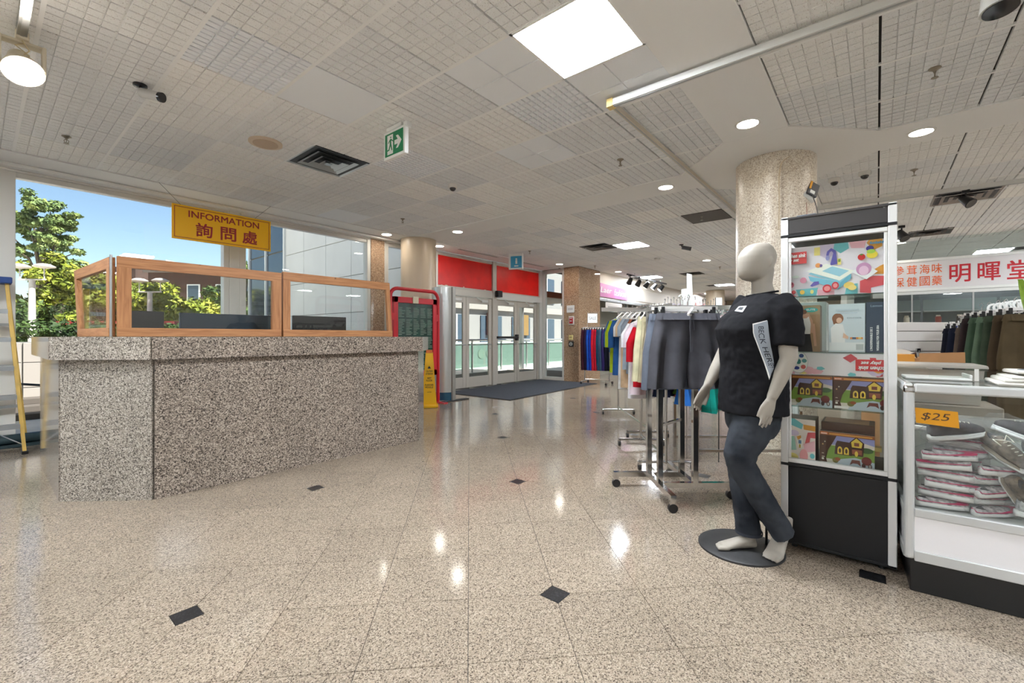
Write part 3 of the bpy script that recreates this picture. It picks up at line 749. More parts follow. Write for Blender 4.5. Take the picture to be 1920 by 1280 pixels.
MB().box(.76, 3.42, 4.56, 5.2, .95, .99).build('work_surface', mat((120, 110, 100), .5), desk, world=True)
# wooden frames with acrylic sheets on the desk
def pine(name, sc):
  WOODC = bpy.data.materials.new(name); WOODC.use_nodes = True
  nt = WOODC.node_tree; bs = nt.nodes['Principled BSDF']; bs.inputs['Roughness'].default_value = .55
  tc = nt.nodes.new('ShaderNodeTexCoord'); mp = nt.nodes.new('ShaderNodeMapping'); mp.inputs['Scale'].default_value = sc; nt.links.new(tc.outputs['Object'], mp.inputs[0])
  ns = nt.nodes.new('ShaderNodeTexNoise'); ns.inputs['Scale'].default_value = 9; ns.inputs['Detail'].default_value = 4; ns.inputs['Distortion'].default_value = .6; nt.links.new(mp.outputs[0], ns.inputs['Vector'])
  rp = nt.nodes.new('ShaderNodeValToRGB'); rp.color_ramp.elements[0].position = .3; rp.color_ramp.elements[0].color = lin((156, 102, 62)); rp.color_ramp.elements[1].position = .7; rp.color_ramp.elements[1].color = lin((190, 136, 90))
  nt.links.new(ns.outputs[0], rp.inputs[0])
  vk = nt.nodes.new('ShaderNodeTexVoronoi'); vk.inputs['Scale'].default_value = 4.5; nt.links.new(tc.outputs['Object'], vk.inputs['Vector'])
  kr = nt.nodes.new('ShaderNodeValToRGB'); kr.color_ramp.elements[0].position = .04; kr.color_ramp.elements[0].color = lin((92, 48, 26)); kr.color_ramp.elements[1].position = .075; kr.color_ramp.elements[1].color = (1, 1, 1, 1)
  nt.links.new(vk.outputs['Distance'], kr.inputs[0])
  mx = nt.nodes.new('ShaderNodeMix'); mx.data_type = 'RGBA'; mx.blend_type = 'MULTIPLY'; mx.inputs[0].default_value = 1
  nt.links.new(rp.outputs[0], mx.inputs[6]); nt.links.new(kr.outputs[0], mx.inputs[7]); nt.links.new(mx.outputs[2], bs.inputs['Base Color'])
  return WOODC
WOODC = pine('pine_along', (.5, 6, 6)); WOODV = pine('pine_upright', (6, 6, .5))
ACR = glass_mat('acrylic', (252, 253, 252), 1.42)
def woodframe(p0, p1, zt, lab, lean=(0, 0), wl=.085, wr=.085, t=.038, top=.085, base=.07):
    p0, p1 = Vector((*p0, 0)), Vector((*p1, 0)); d = (p1 - p0); L = d.length; d.normalize(); ang = math.atan2(d.y, d.x)
    f = thing('wooden_screen', lab, 'screen', (p0.x, p0.y, 1.22), ang, 'wooden screens on the information desk')
    h = zt - 1.22; l0, l1 = lean
    def post(a, c, ln, nm):
        b = MB(); b.extr([(a, -t / 2, 0), (c, -t / 2, 0), (c + ln, -t / 2, h), (a + ln, -t / 2, h)], (0, t, 0)); b.build(nm, WOODC, f)
    b = MB(); b.rbox(0, L, -t / 2 - .003, t / 2 + .003, 0, base, .003, 1); b.build('bottom_rail', WOODC, f)
    b = MB(); b.extr([(l0 * (h - top) / h, -t / 2, h - top), (L + l1 * (h - top) / h, -t / 2, h - top), (L + l1, -t / 2, h), (l0, -t / 2, h)], (0, t, 0)); b.build('top_rail', WOODC, f)
    def inner(a, c, ln):
        b = MB(); q0, q1 = base / h, (h - top) / h
        b.extr([(a + ln * q0, -t / 2, base), (c + ln * q0, -t / 2, base), (c + ln * q1, -t / 2, h - top), (a + ln * q1, -t / 2, h - top)], (0, t, 0)); b.build('post', WOODV, f)
    inner(0, wl, l0); inner(L - wr, L, l1)
    MB().box(wl - .02, L - wr + .02, -.003, .003, base - .01, h - top + .02).build('acrylic_sheet', ACR, f)
    return f
woodframe((.68, 4.60), (.62, 5.68), 1.84, 'wooden screen with acrylic on the left return of the information desk', (0, .16))
woodframe((.70, 4.55), (1.915, 4.53), 1.845, 'long wooden acrylic screen in the middle of the information desk')
woodframe((1.93, 4.53), (3.19, 4.51), 1.86, 'wooden acrylic screen at the right end of the information desk', (0, -.04), .07, .05)
b = MB(); b.cyl((.665, 4.545, 1.22), (.665, 4.545, 1.85), .009, .009, 10); o = b.build('metal_rod', ALU, smooth=True); tag(o, 'thin metal rod at the corner of the wooden screens', 'rod')
# monitors behind the screens (seen from the back)
def monitor(x0, x1, y, zt, zb, m, lab):
    c = (x0 + x1) / 2; t = thing('monitor', lab, 'monitor', (c, y, .99), 0, 'monitors on the information desk'); w = (x1 - x0) / 2
    MB().rbox(-w, w, -.015, .015, zb - .99, zt - .99, .006).build('panel', m, t)
    MB().box(-.04, .04, .015, .03, .02, zt - 1.05).build('neck', BLACKM, t); MB().rbox(-.12, .12, -.05, .13, .0, .014, .004).build('foot', BLACKM, t)
    MB().rbox(-w + .01, w - .01, .015, .018, zb - .98, zt - 1.0, .001, 1).build('screen', mat((14, 16, 20), .1), t)
def mon(px0, px1, py, y, m, lab):
    x0, x1 = onY(px0, y), onY(px1, y); monitor(x0, x1, y, zat(py, (x0 + x1) / 2, y), 1.10, m, lab)
mon(234, 307, 583, 4.78, BLACK, 'small black monitor behind the left end of the long screen'); mon(336, 509, 589, 4.85, mat((26, 42, 56), .35), 'wide blue-black monitor behind the long wooden screen'); mon(548, 648, 593, 4.80, BLACK, 'black monitor behind the right wooden screen')
# hanging INFORMATION sign
SY_ = 6.80; sx0, sx1 = onY(322, SY_), onY(507, SY_); szt, szb = 2.89, 2.455
YEL = mat((252, 190, 18), .45, 0, .4); SRED = mat((158, 28, 34), .5)
sg = thing('information_sign', 'yellow hanging INFORMATION sign with red Chinese characters', 'sign', ((sx0 + sx1) / 2, SY_, szb)); sw, sh = sx1 - sx0, szt - szb
MB().rbox(-sw / 2, sw / 2, -.012, .012, 0, sh, .002, 1).build('board', YEL, sg)
b = MB(); i = .022; th = .007
for a in ((-sw / 2 + i, sw / 2 - i, i, i + th), (-sw / 2 + i, sw / 2 - i, sh - i - th, sh - i), (-sw / 2 + i, -sw / 2 + i + th, i, sh - i), (sw / 2 - i - th, sw / 2 - i, i, sh - i)): b.box(a[0], a[1], -.0132, -.0122, a[2], a[3])
b.build('border_line', SRED, sg)
text('INFORMATION', sw * .715, sh * .19, (-sw * .352, -.0125, sh * .68), (1, 0, 0), (0, 0, 1), SRED, sg, bold=.014)
for ch, cx in (('詢', -.205), ('問', .035), ('處', .262)):
    text(ch, sw * .155, sh * .40, (sw * cx - sw * .0775, -.0125, sh * .15), (1, 0, 0), (0, 0, 1), SRED, sg, bold=.018)
WIRE = mat((120, 118, 112), .4, .5)
for xa, xb in ((-.42 * sw, -.60 * sw), (.32 * sw, .52 * sw)):
    b = MB(); b.tube([(xa, 0, sh), (xb, .05, HC - .013 - szb)], .0022, 5); b.build('hanging_wire', WIRE, sg)
# stepladder at the far left
LY = mat((214, 178, 92), .5, var=.1, vscale=8); LB = mat((28, 66, 130), .45); LAL = mat((168, 172, 174), .4, .7)
lad = thing('stepladder', 'yellow fibreglass stepladder with blue cap and aluminium steps', 'ladder', (-.03, 6.9, 0), 0)
# local: x across the steps (image right), y depth; right front rail ends at the foot seen beside the desk
tz = 1.80
def railp(xf, xt, yf, yt, nm='side_rail'):
    b = MB(); b.beam((xf, yf, .0), (xt, yt, tz), .028, .062, (0, 1, 0)); b.build(nm, LY, lad)
railp(.36, .245, -.05, .30); railp(-.36, -.245, -.05, .30)
railp(.40, .25, .52, .36, 'rear_rail'); railp(-.40, -.25, .52, .36, 'rear_rail')
MB().rbox(-.30, .285, .22, .44, tz - .015, tz + .055, .012).build('top_cap', LB, lad)
for k in range(5):
    z = .30 + .30 * k; f = z / tz; w = .36 - .115 * f - .012; y = -.05 + .35 * f
    b = MB(); b.rbox(-w, w, y - .04, y + .045, z - .012, z + .012, .004); b.box(-w, w, y - .042, y - .036, z - .035, z + .01); b.build('step', LAL, lad)
b = MB(); b.beam((.10, -.0, .29), (.345, -.04, .10), .03, .004); b.beam((-.10, 0, .29), (-.345, -.04, .10), .03, .004); b.build('brace', LAL, lad)
for k in range(3):
    z = .45 + .45 * k; f = z / tz; w = .40 - .15 * f; y = .52 - .16 * f; MB().beam((-w, y, z), (w, y, z), .02, .03).build('rear_brace', LAL, lad)
for s_ in (-1, 1): MB().rbox(s_ * .36 - .025, s_ * .36 + .025, -.09, -.01, 0, .035, .006).build('foot', BLACK, lad); MB().rbox(s_ * .40 - .025, s_ * .40 + .025, .48, .56, 0, .035, .006).build('foot', BLACK, lad)
b = MB(); b.cyl((-3, 7.36, .09), (2.3, 7.36, .09), .055, .055, 20); o = b.build('heating_pipe', mat((70, 92, 100), .25, .6), smooth=True); tag(o, 'dark metal heating pipe along the foot of the window', 'pipe')
MB().rbox(-3, 2.3, 7.31, 7.41, 0, .034, .004).build('pipe_support', mat((40, 60, 66), .4), o)
# red framed directory board
RED = mat((196, 24, 38), .35)
dr = thing('directory_board', 'red tube framed directory board with dark green panel behind the desk', 'sign stand', (4.93, 6.27, 0), 0)
W2 = .52
path = [(-W2, 0, .02), (-W2, 0, 1.9)] + [(-W2 + .14 - .14 * math.cos(t * PI / 10), 0, 1.9 + .14 * math.sin(t * PI / 10)) for t in range(1, 6)] + [(W2 - .14 + .14 * math.sin(t * PI / 10), 0, 1.9 + .14 * math.cos(t * PI / 10)) for t in range(0, 6)] + [(W2, 0, .02)]
b = MB(); b.tube(path, .032, 12); b.build('tube_frame', RED, dr, smooth=True)
for z0, z1, x0, x1 in ((1.80, 1.90, -W2 + .05, W2 - .05), (.52, .62, -W2 + .05, W2 - .05), (.52, 1.90, -W2 + .05, -W2 + .14), (.52, 1.90, W2 - .14, W2 - .05)): MB().rbox(x0, x1, -.03, .03, z0, z1, .006).build('panel_frame', RED, dr)
MB().box(-W2 + .13, W2 - .13, -.012, .02, .6, 1.82).build('green_panel', mat((32, 70, 58), .25, var=.35, vscale=7), dr)
MB().rbox(-.08, .04, -.045, -.02, 1.80, 1.92, .004).build('clip', mat((206, 196, 170), .5), dr)
rr = random.Random(3); b = MB()
for k in range(44):          # rows of small print in five columns
    z = 1.765 - k * .0255
    for c in range(5):
        x = -W2 + .16 + c * .155
        if k in (0, 1, 9, 21, 30): continue
        b.box(x, x + rr.uniform(.06, .135), -.0135, -.0125, z, z + .007)
b.build('print_lines', mat((132, 160, 140), .5), dr)['kind'] = 'stuff'
for s_ in (-1, 1):
    MB().rbox(s_ * W2 - .05, s_ * W2 + .05, -.22, .22, 0, .018, .004).build('foot', RED if s_ > 0 else BLACK, dr); MB().rbox(s_ * W2 * .93 - .03, s_ * W2 * .93 + .03, -.03, .03, 1.5, 1.62, .005).build('joint', RED, dr)
# curved white pylon before the left door
py = thing('curved_pylon', 'tall white curved metal pylon with blue lower skin beside the directory board', 'pylon', (5.80, 6.46, 0), 0)
def arc_pts(r, a0, a1, n=14): return [(r * math.cos(a0 + (a1 - a0) * k / n), r * math.sin(a0 + (a1 - a0) * k / n)) for k in range(n + 1)]
prof = arc_pts(.26, math.radians(140), math.radians(262)); prof2 = arc_pts(.235, math.radians(262), math.radians(140))
MB().prism(prof + prof2, .17, 2.16).build('skin', mat((205, 210, 210), .25, .5), py, smooth=True)
MB().prism(prof + prof2, .02, .168).build('lower_skin', mat((58, 104, 134), .25, .5), py, smooth=True)
MB().rbox(-.07, .01, -.285, -.225, .02, 2.16, .006).build('edge_post', mat((150, 148, 142), .4, .4), py)
MB().rbox(-.28, .34, -.31, -.20, 0, .02, .004).build('foot', BLACK, py)
b = MB(); b.prism(arc_pts(.262, math.radians(141), math.radians(262)) + arc_pts(.259, math.radians(262), math.radians(141)), 1.885, 1.893); b.build('joint', mat((140, 144, 146), .4), py)
# wet floor sign
WYE = mat((240, 184, 10), .4)
ws = thing('wet_floor_sign', 'tall yellow wet floor caution cone beside the desk', 'warning sign', (5.02, 6.0, 0), VIEWROT + .18)
MB().rbox(-.15, .15, -.13, .13, 0, .05, .012).build('base', WYE, ws)
b = MB(); b.loft([[(-w, -d_, z), (w, -d_, z), (w, d_, z), (-w, d_, z)] for z, w, d_ in ((.05, .125, .09), (.94, .062, .045), (.96, .05, .035))]); b.build('cone', WYE, ws)
MB().rbox(-.055, .055, -.05, .05, .935, .99, .01).build('cap', mat((214, 110, 44), .5), ws)
tl = math.atan2(.045, .89)
def wtxt(s, w, h, z): 
    f = (z - .05) / .89; y = -.09 + .045 * f; text(s, w, h, (-w / 2, y - .002, z), (1, 0, 0), (0, math.sin(tl), math.cos(tl)), BLACK, ws, bold=.015)
wtxt('CAUTION', .11, .032, .61); wtxt('ATTENTION', .12, .032, .565); wtxt('WET', .07, .03, .49); wtxt('FLOOR', .10, .03, .45); wtxt('PLANCHER', .14, .03, .375); wtxt('MOUILLE', .13, .03, .335); wtxt('CAUTION', .07, .014, .26)
b = MB(); b.add([(-.03, -.0645, .67), (.03, -.0645, .67), (0, -.061, .72)], [(0, 1, 2)]); b.build('warning_triangle', BLACK, ws, fixn=False)
# door mat
mt = thing('door_mat', 'large dark blue-grey entrance mat before the glass doors', 'mat', (8.3, 6.4, 0))
MB().prism([(6.52, 5.42), (10.25, 5.62), (10.2, 7.36), (6.50, 7.30)], .0005, .012).build('pile', mat((86, 90, 98), .95, 0, .1, var=.35, vscale=120, bump=1.0, bscale=300), mt, world=True)
b = MB(); q = [(6.50, 5.40), (10.27, 5.60), (10.22, 7.38), (6.48, 7.32)]
b.prism([q[0], q[1], (q[1][0], q[1][1] + .03), (q[0][0], q[0][1] + .03)], .0005, .009); b.prism([(q[0][0], q[0][1]), (q[0][0] + .03, q[0][1]), (q[3][0] + .03, q[3][1]), q[3]], .0005, .009); b.build('rubber_edge', BLACK, mt, world=True)
b = MB(); b.lathe([(.11, .0), (.11, .002), (.085, .003), (.08, .002)], (5.75, 5.05, .0005), 28); o = b.build('floor_cap', mat((190, 184, 176), .2, .3), smooth=True); tag(o, 'round metal floor cap in the shiny floor before the mat', 'floor cap')
b = MB(); b.lathe([(.06, .0), (.06, .004), (.05, .005)], (5.75, 5.05, .0005), 24); b.build('lid', mat((170, 160, 150), .25, .3), o, smooth=True)
# on the granite pier: fire alarm, notice, door button
def plate(name, y, z, w, h, m, lab, cat):
    t = thing(name, lab, cat, (10.424, y, z), -PI / 2); MB().rbox(-w / 2, w / 2, -.02, 0, -h / 2, h / 2, .004).build('plate', m, t); return t
t = plate('fire_alarm', 6.47, 1.665, .17, .24, mat((225, 222, 216), .4), 'red fire alarm pull in a white surround on the granite pier', 'fire alarm'); MB().rbox(-.055, .055, -.04, -.018, -.085, .085, .006).build('red_case', mat((170, 26, 36), .35), t); MB().rbox(-.03, .03, -.05, -.038, -.03, .0, .004).build('handle', SIGNW, t); text('FIRE', .08, .03, (-.04, -.041, .04), (1, 0, 0), (0, 0, 1), SIGNW, t, bold=.02)
t = plate('door_button', 6.48, 1.02, .15, .15, mat((60, 60, 62), .4, .5), 'square door opener button on the granite pier', 'button'); b = MB(); b.cyl((0, -.03, 0), (0, -.018, 0), .05, .05, 24); b.build('button', mat((205, 205, 200), .3, .5), t); b = MB(); b.cyl((0, -.031, .012), (0, -.030, .012), .012, .012, 12); b.box(-.012, .014, -.031, -.030, -.028, -.004); b.build('symbol', BLACK, t)
t = plate('yellow_notice', 6.49, 1.20, .13, .13, mat((222, 206, 140), .6), 'faded yellow notice above the door button', 'notice'); MB().box(-.04, .04, -.0215, -.0205, -.01, .02).build('print', mat((160, 140, 90), .6), t)
t = plate('white_notice', 6.50, 1.98, .24, .20, SIGNW, 'white paper notice on the granite pier above the fire alarm', 'notice'); MB().box(-.08, .08, -.0215, -.0205, -.03, .03).build('print', mat((206, 206, 206), .6), t)
# ================================================================== mannequin
MX, MY = 2.82, .61
md0 = MX * CA + MY * SA; ml0 = MX * SA - MY * CA
def mp_(px, py, y=0.0):
    d = md0 + y; return Vector(((px - 960) / F_PX * d - ml0, y, EYE - (py - HORIZON) / F_PX * d))
mann = thing('mannequin', 'faceless pale mannequin in black printed T-shirt and dark jeans on a round base', 'mannequin', (MX, MY, 0), VIEWROT)
SKIN = mat((154, 147, 137), .5, 0, .35)
def limb(b, pts, radii, n=16): b.tube(pts, radii, n)
def hrings(b, rows, n=28):
    """horizontal ellipses: (centre, rx, ry)"""
    b.loft([[(c[0] + rx * math.cos(2 * PI * i / n), c[1] + ry * math.sin(2 * PI * i / n), c[2]) for i in range(n)] for c, rx, ry in rows])
def hand(b, wrist, direction, palm_n, curl=.5, thumb_side=1, L=.17):
    d = Vector(direction).normalized(); n = Vector(palm_n); n = (n - d * n.dot(d)).normalized(); s = d.cross(n) * thumb_side
    # palm: broad, flat
    rings = []
    for t, w, th in ((-.02, .026, .021), (.02, .032, .017), (.055, .039, .0155), (.085, .041, .014), (.10, .036, .011)):
        c = wrist + d * t; rings.append([tuple(c + s * (w * math.cos(2 * PI * i / 16)) + n * (th * math.sin(2 * PI * i / 16))) for i in range(16)])
    b.loft(rings)
    for k, (off, ln) in enumerate(((.030, .070), (.0105, .080), (-.0095, .074), (-.029, .058))):
        base = wrist + d * .088 + s * off; p = base; dirv = d + s * (.06 - .045 * k); pts = [base - d * .02, base]; rad = [.0085, .0095]
        for j, fr in enumerate((.45, .32, .23)):
            dirv = (dirv.normalized() + n * (curl * (.22 + .12 * k * .3))).normalized(); p = p + dirv * ln * fr; pts.append(p); rad.append(.0085 - .0012 * j)
        b.tube(pts, rad, 9)
    p0 = wrist + d * .022 + s * .024; p1 = p0 + (d * .92 + s * .38 + n * .20).normalized() * .04; p2 = p1 + (d * 1.0 + s * .08 + n * .25).normalized() * .032; p3 = p2 + (d + n * .25).normalized() * .026
    b.tube([p0, p1, p2, p3], [.0135, .0120, .0098, .0075], 9)
YB = -.06
body = MB()
hc = mp_(1421, 489, YB)
# head: egg, the face to the left
n = 28; rings = []
HEAD = ((456.3, 1417, 1431, .020), (457.5, 1410, 1438, .036), (460, 1403, 1443, .050), (465, 1396, 1448, .062), (473, 1389, 1452.5, .073), (482, 1384.8, 1454, .079), (492, 1383.6, 1452.5, .080), (502, 1383.8, 1448, .077), (510, 1384.8, 1443, .072), (517, 1387, 1438, .064), (523, 1392, 1432, .050), (526.5, 1400, 1424, .028))
for py, l_, r_, ry in HEAD:
    p0, p1 = mp_(l_, py, YB), mp_(r_, py, YB); cx, rx = (p0.x + p1.x) / 2, (p1.x - p0.x) / 2
    rings.append([(cx + rx * math.cos(2 * PI * i / n), hc.y + ry * math.sin(2 * PI * i / n), p0.z) for i in range(n)])
body.loft(rings)
nb = mp_(1426, 552, YB); limb(body, [hc + Vector((.030, 0, -.045)), hc + Vector((.022, 0, -.13)), nb + Vector((.012, 0, .02)), nb + Vector((.01, 0, -.03))], [.056, .053, .058, .075], 22)
# brow, nose ridge and mouth hint of the faceless head, ears
for s_ in (-1, 1): body.sph((hc.x + .028, hc.y + s_ * .072, hc.z - .012), (.017, .008, .028), 10, 8)
hrings(body, [(nb + Vector((.01, 0, -.01)), .06, .07), (nb + Vector((.008, 0, -.05)), .085, .17), (mp_(1412, 610, YB), .12, .17), (mp_(1416, 680, YB), .11, .14), (mp_(1414, 760, YB), .12, .16), (mp_(1410, 800, YB), .10, .14)])
# near arm (left) and far arm (right)
LS, LE, LW = mp_(1470, 580, -.235), mp_(1479, 672, -.27), mp_(1447, 745, -.255)
limb(body, [LS, LS.lerp(LE, .5), LE, LE.lerp(LW, .35), LW], [.052, .05, .043, .040, .0265], 16)
hand(body, LW, (mp_(1436, 792, -.255) - LW), (-.35, .9, 0), .18, -1)
RS, RE, RW = mp_(1392, 590, .12), mp_(1352, 676, .13), mp_(1327, 722, .11)
limb(body, [RS, RE, RE.lerp(RW, .4), RW], [.05, .043, .039, .026], 16)
hand(body, RW, (mp_(1302, 765, .11) - RW), (.25, -.75, -.4), .25, -1)
# feet
FA = mp_(1404, 985, -.03); LA = mp_(1472, 990, -.13)
def foot(b, ankle, heel, ball, toe, wid, hgt):
    rings = []
    for c, w, h in ((heel, wid * .62, hgt * .62), (heel.lerp(ball, .25), wid * .72, hgt * .95), (heel.lerp(ball, .6), wid * .82, hgt * .8), (ball, wid, hgt * .5), (ball.lerp(toe, .5), wid * .95, hgt * .36)):
        rings.append((c, w, h))
    d = (toe - heel); d.z = 0; d.normalize(); s = Vector((-d.y, d.x, 0)); R = []
    for c, w, h in rings: R.append([tuple(c + s * (w * math.cos(2 * PI * i / 14)) + Vector((0, 0, h * (1 + math.sin(2 * PI * i / 14)) * .5))) for i in range(14)])
    b.loft(R)
    for k, (o_, l, r) in enumerate(((.72, .030, .0125), (.30, .028, .010), (-.06, .024, .0095), (-.40, .020, .009), (-.72, .014, .0085))):
        p = ball + s * (wid * o_); b.tube([p + Vector((0, 0, r)), p + (toe - ball) * .55 + Vector((0, 0, r)), p + (toe - ball) * .55 + d * l + Vector((0, 0, r * .85))], [r, r, r * .7], 8)
    limb(b, [ankle + Vector((0, 0, .06)), ankle, heel.lerp(ball, .22) + Vector((0, 0, hgt * .55))], [.037, .035, .036], 14)
z0 = .018
def onf(px, py): X, Y = fl(px, py, z0); d = X * CA + Y * SA; l = X * SA - Y * CA; return Vector((l - ml0, d - md0, z0))
foot(body, FA, onf(1416, 1026), onf(1362, 1027), onf(1342, 1027), .042, .075)
t1, b1 = onf(1441, 1052), onf(1452, 1044); hl = b1 + (b1 - t1).normalized() * .10 + Vector((.045, .03, .10))
foot(body, LA, hl, b1, t1, .050, .08)
remeshed(body, 'body', SKIN, mann, .0055, 3)
# jeans
JEAN = mat((62, 66, 72), .85, 0, .15, var=.40, vscale=5, bump=.5, bscale=500, vcol=(34, 37, 43))
jb = MB()
hrings(jb, [(mp_(1412, 735, YB), .118, .155), (mp_(1410, 775, YB), .135, .17), (mp_(1410, 800, YB), .125, .16), (mp_(1410, 815, YB), .10, .13)])
limb(jb, [mp_(1402, 790, .02), mp_(1388, 880, .0), mp_(1396, 940, -.02), mp_(1404, 999, -.03)], [.092, .070, .065, .066], 20)
K = mp_(1385, 864, -.145); H_ = mp_(1414, 784, -.125); A_ = mp_(1470, 1003, -.14)
limb(jb, [H_, H_.lerp(K, .5), K + Vector((.0, 0, .03)), K + Vector((.016, 0, -.03)), K.lerp(A_, .45), A_], [.112, .098, .079, .074, .066, .060], 20)
remeshed(jb, 'jeans', JEAN, mann, .007, 3, [(.06, .010), (.02, .004)])
b = MB(); b.lathe([(.0705, 0), (.0712, .008), (.0705, .016)], tuple(mp_(1404, 999, -.03)), 24, cap=False); b.build('jeans_hem', mat((40, 44, 54), .9), mann, smooth=True)
# T-shirt
TEEB = mat((27, 27, 30), .9, 0, .12, bump=.3, bscale=700)
sb = MB()
hrings(sb, [(nb + Vector((.008, 0, .0)), .072, .088), (nb + Vector((.008, 0, -.03)), .092, .165), (mp_(1426, 572, YB), .115, .205), (mp_(1412, 596, YB), .160, .21), (mp_(1406, 617, YB), .180, .205),
            (mp_(1409, 650, YB), .168, .195), (mp_(1411, 690, YB), .163, .19), (mp_(1411, 740, YB), .170, .195), (mp_(1411, 771, YB), .172, .198)])
limb(sb, [mp_(1456, 566, -.20), mp_(1472, 585, -.245), mp_(1477, 620, -.262), mp_(1476, 648, -.265)], [.080, .082, .075, .071], 22)
limb(sb, [mp_(1408, 566, .07), mp_(1394, 585, .11), mp_(1376, 622, .125), mp_(1366, 645, .13)], [.080, .082, .073, .068], 22)
sh_ = remeshed(sb, 'tshirt', TEEB, mann, .007, 3, [(.10, .018), (.035, .006)])
b = MB(); cc = nb + Vector((.008, 0, .004)); b.tube([(cc.x + .074 * math.cos(t * PI / 12), cc.y + .090 * math.sin(t * PI / 12), cc.z + .012 * math.cos(t * PI / 12)) for t in range(24)], .006, 7, closed=True); b.build('collar', TEEB, mann, smooth=True)
# printed side panel and chest emblem follow the shirt surface
bpy.context.view_layer.update()
dg = bpy.context.evaluated_depsgraph_get()
from mathutils.bvhtree import BVHTree
bv = BVHTree.FromPolygons([v.co[:] for v in sh_.data.vertices], [tuple(p.vertices) for p in sh_.data.polygons])
CAML = Vector((-ml0, -md0, EYE))
def project(px, py, off=.003):
    """lay a print point onto the shirt surface"""
    tgt = mp_(px, py, -.2); h = bv.ray_cast(CAML, (tgt - CAML).normalized())
    if h[0] is None: return mp_(px, py, -.22)
    return h[0] + h[1].normalized() * off
def cloth_print(nm, outline, m, off, grid=10):
    (lx, rx_) = outline   # lists of (px,py) down the left and right edge
    b = MB(); rows = []
    for k in range(grid + 1):
        f = k / grid * (len(lx) - 1); i = min(int(f), len(lx) - 2); q = f - i
        a = (lx[i][0] * (1 - q) + lx[i + 1][0] * q, lx[i][1] * (1 - q) + lx[i + 1][1] * q); c = (rx_[i][0] * (1 - q) + rx_[i + 1][0] * q, rx_[i][1] * (1 - q) + rx_[i + 1][1] * q)
        rows.append([tuple(project(a[0] + (c[0] - a[0]) * j / 4, a[1] + (c[1] - a[1]) * j / 4, off)) for j in range(5)])
    b.add([p for r in rows for p in r], [(k * 5 + j, k * 5 + j + 1, k * 5 + j + 6, k * 5 + j + 5) for k in range(grid) for j in range(4)])
    return b.build(nm, m, mann, smooth=True)
cloth_print('white_piping', ([(1411, 607), (1412, 626), (1423, 655), (1434, 685), (1442, 712)], [(1438, 600), (1440, 622), (1444, 650), (1449, 678), (1449, 690)]), SIGNW, .003, 14)
cloth_print('grey_side_panel', ([(1413, 609), (1414, 626), (1425, 655), (1436, 684), (1443, 706)], [(1439, 601), (1441, 622), (1445, 650), (1450, 678), (1450, 690)]), mat((150, 158, 168), .8), .0045, 14)
tb_ = bpy.data.curves.new('t', 'FONT'); tb_.body = 'BECK HERSEY'; tb_.size = 1; to = bpy.data.objects.new('t', tb_); COL.objects.link(to); bpy.context.view_layer.update()
tm = bpy.data.meshes.new_from_object(to.evaluated_get(bpy.context.evaluated_depsgraph_get())); bpy.data.objects.remove(to)
co = [v.co.copy() for v in tm.vertices]; mxx = max(c.x for c in co); mxy = max(c.y for c in co)
def along(t):      # centre line of the panel text, in picture points
    P = [(1426, 611), (1427, 630), (1434, 655), (1443, 680), (1446, 690)]; f = min(max(t, 0), .999) * 4; i = int(f); q = f - i
    return P[i][0] * (1 - q) + P[i + 1][0] * q, P[i][1] * (1 - q) + P[i + 1][1] * q
b = MB(); b.add([tuple(project(along(c.x / mxx)[0] + (c.y / mxy - .45) * 10, along(c.x / mxx)[1], .006)) for c in co], [tuple(p.vertices) for p in tm.polygons]); b.build('panel_lettering', mat((30, 34, 42), .8), mann, fixn=False)
cloth_print('chest_emblem', ([(1386, 575), (1378, 584)], [(1401, 574), (1393, 586)]), mat((176, 178, 180), .7), .004, 4)
cloth_print('emblem_mark', ([(1388, 577), (1384, 581)], [(1396, 577), (1392, 583)]), mat((40, 42, 48), .7), .0055, 3)
# base
b = MB(); b.lathe([(.225, 0), (.225, .010), (.215, .0165), (.02, .0175)], n=56); b.build('round_base', mat((46, 46, 47), .55, var=.15, vscale=30), mann, smooth=True)
b = MB(); p = onf(1437, 1020); b.tube([(p.x, p.y, .016), (p.x, p.y, .13), (p.x - .04, p.y, .165), (p.x - .07, p.y + .01, .17)], .007, 8); b.build('support_rod', BLACK, mann, smooth=True)

# ================================================================== clothes racks
def cloth(col, var=.12, rough=.9, vs=9): return mat(col, rough, 0, .12, var=var, vscale=vs, bump=.3, bscale=400)
def sheet(rng, rows, thick, waves=5, amp=.012, n=44, mb=None, x0=0.0, edge=.6):
    """hanging cloth body: rows of (z, half width, centre x); flat oval rings with folds that grow downwards"""
    b = mb or MB(); ph = rng.uniform(0, 6.28); ph2 = rng.uniform(0, 6.28); rings = []; zt, zb = rows[0][0], rows[-1][0]
    for z, hw, cx in rows:
        f = (zt - z) / max(zt - zb, 1e-6); R = []
        for i in range(n):
            t = 2 * PI * i / n; c, s = math.cos(t), math.sin(t)
            x = hw * math.copysign(abs(c) ** edge, c); y = thick * (.55 + .6 * f) * math.copysign(abs(s) ** .8, s)
            y += amp * f ** .7 * math.sin(waves * x / max(hw, .02) * 1.6 + ph) + amp * .5 * f * math.sin(2.3 * waves * x / max(hw, .02) + ph2 + 2 * f)
            R.append((x0 + cx + x, y, z))
        rings.append(R)
    b.loft(rings); return b
def lerp_rows(z0, z1, w0, w1, k=10, cx0=0, cx1=0, bulge=0): return [(z0 + (z1 - z0) * i / k, w0 + (w1 - w0) * i / k + bulge * math.sin(PI * i / k), cx0 + (cx1 - cx0) * i / k) for i in range(k + 1)]
HANG = mat((226, 224, 220), .4)
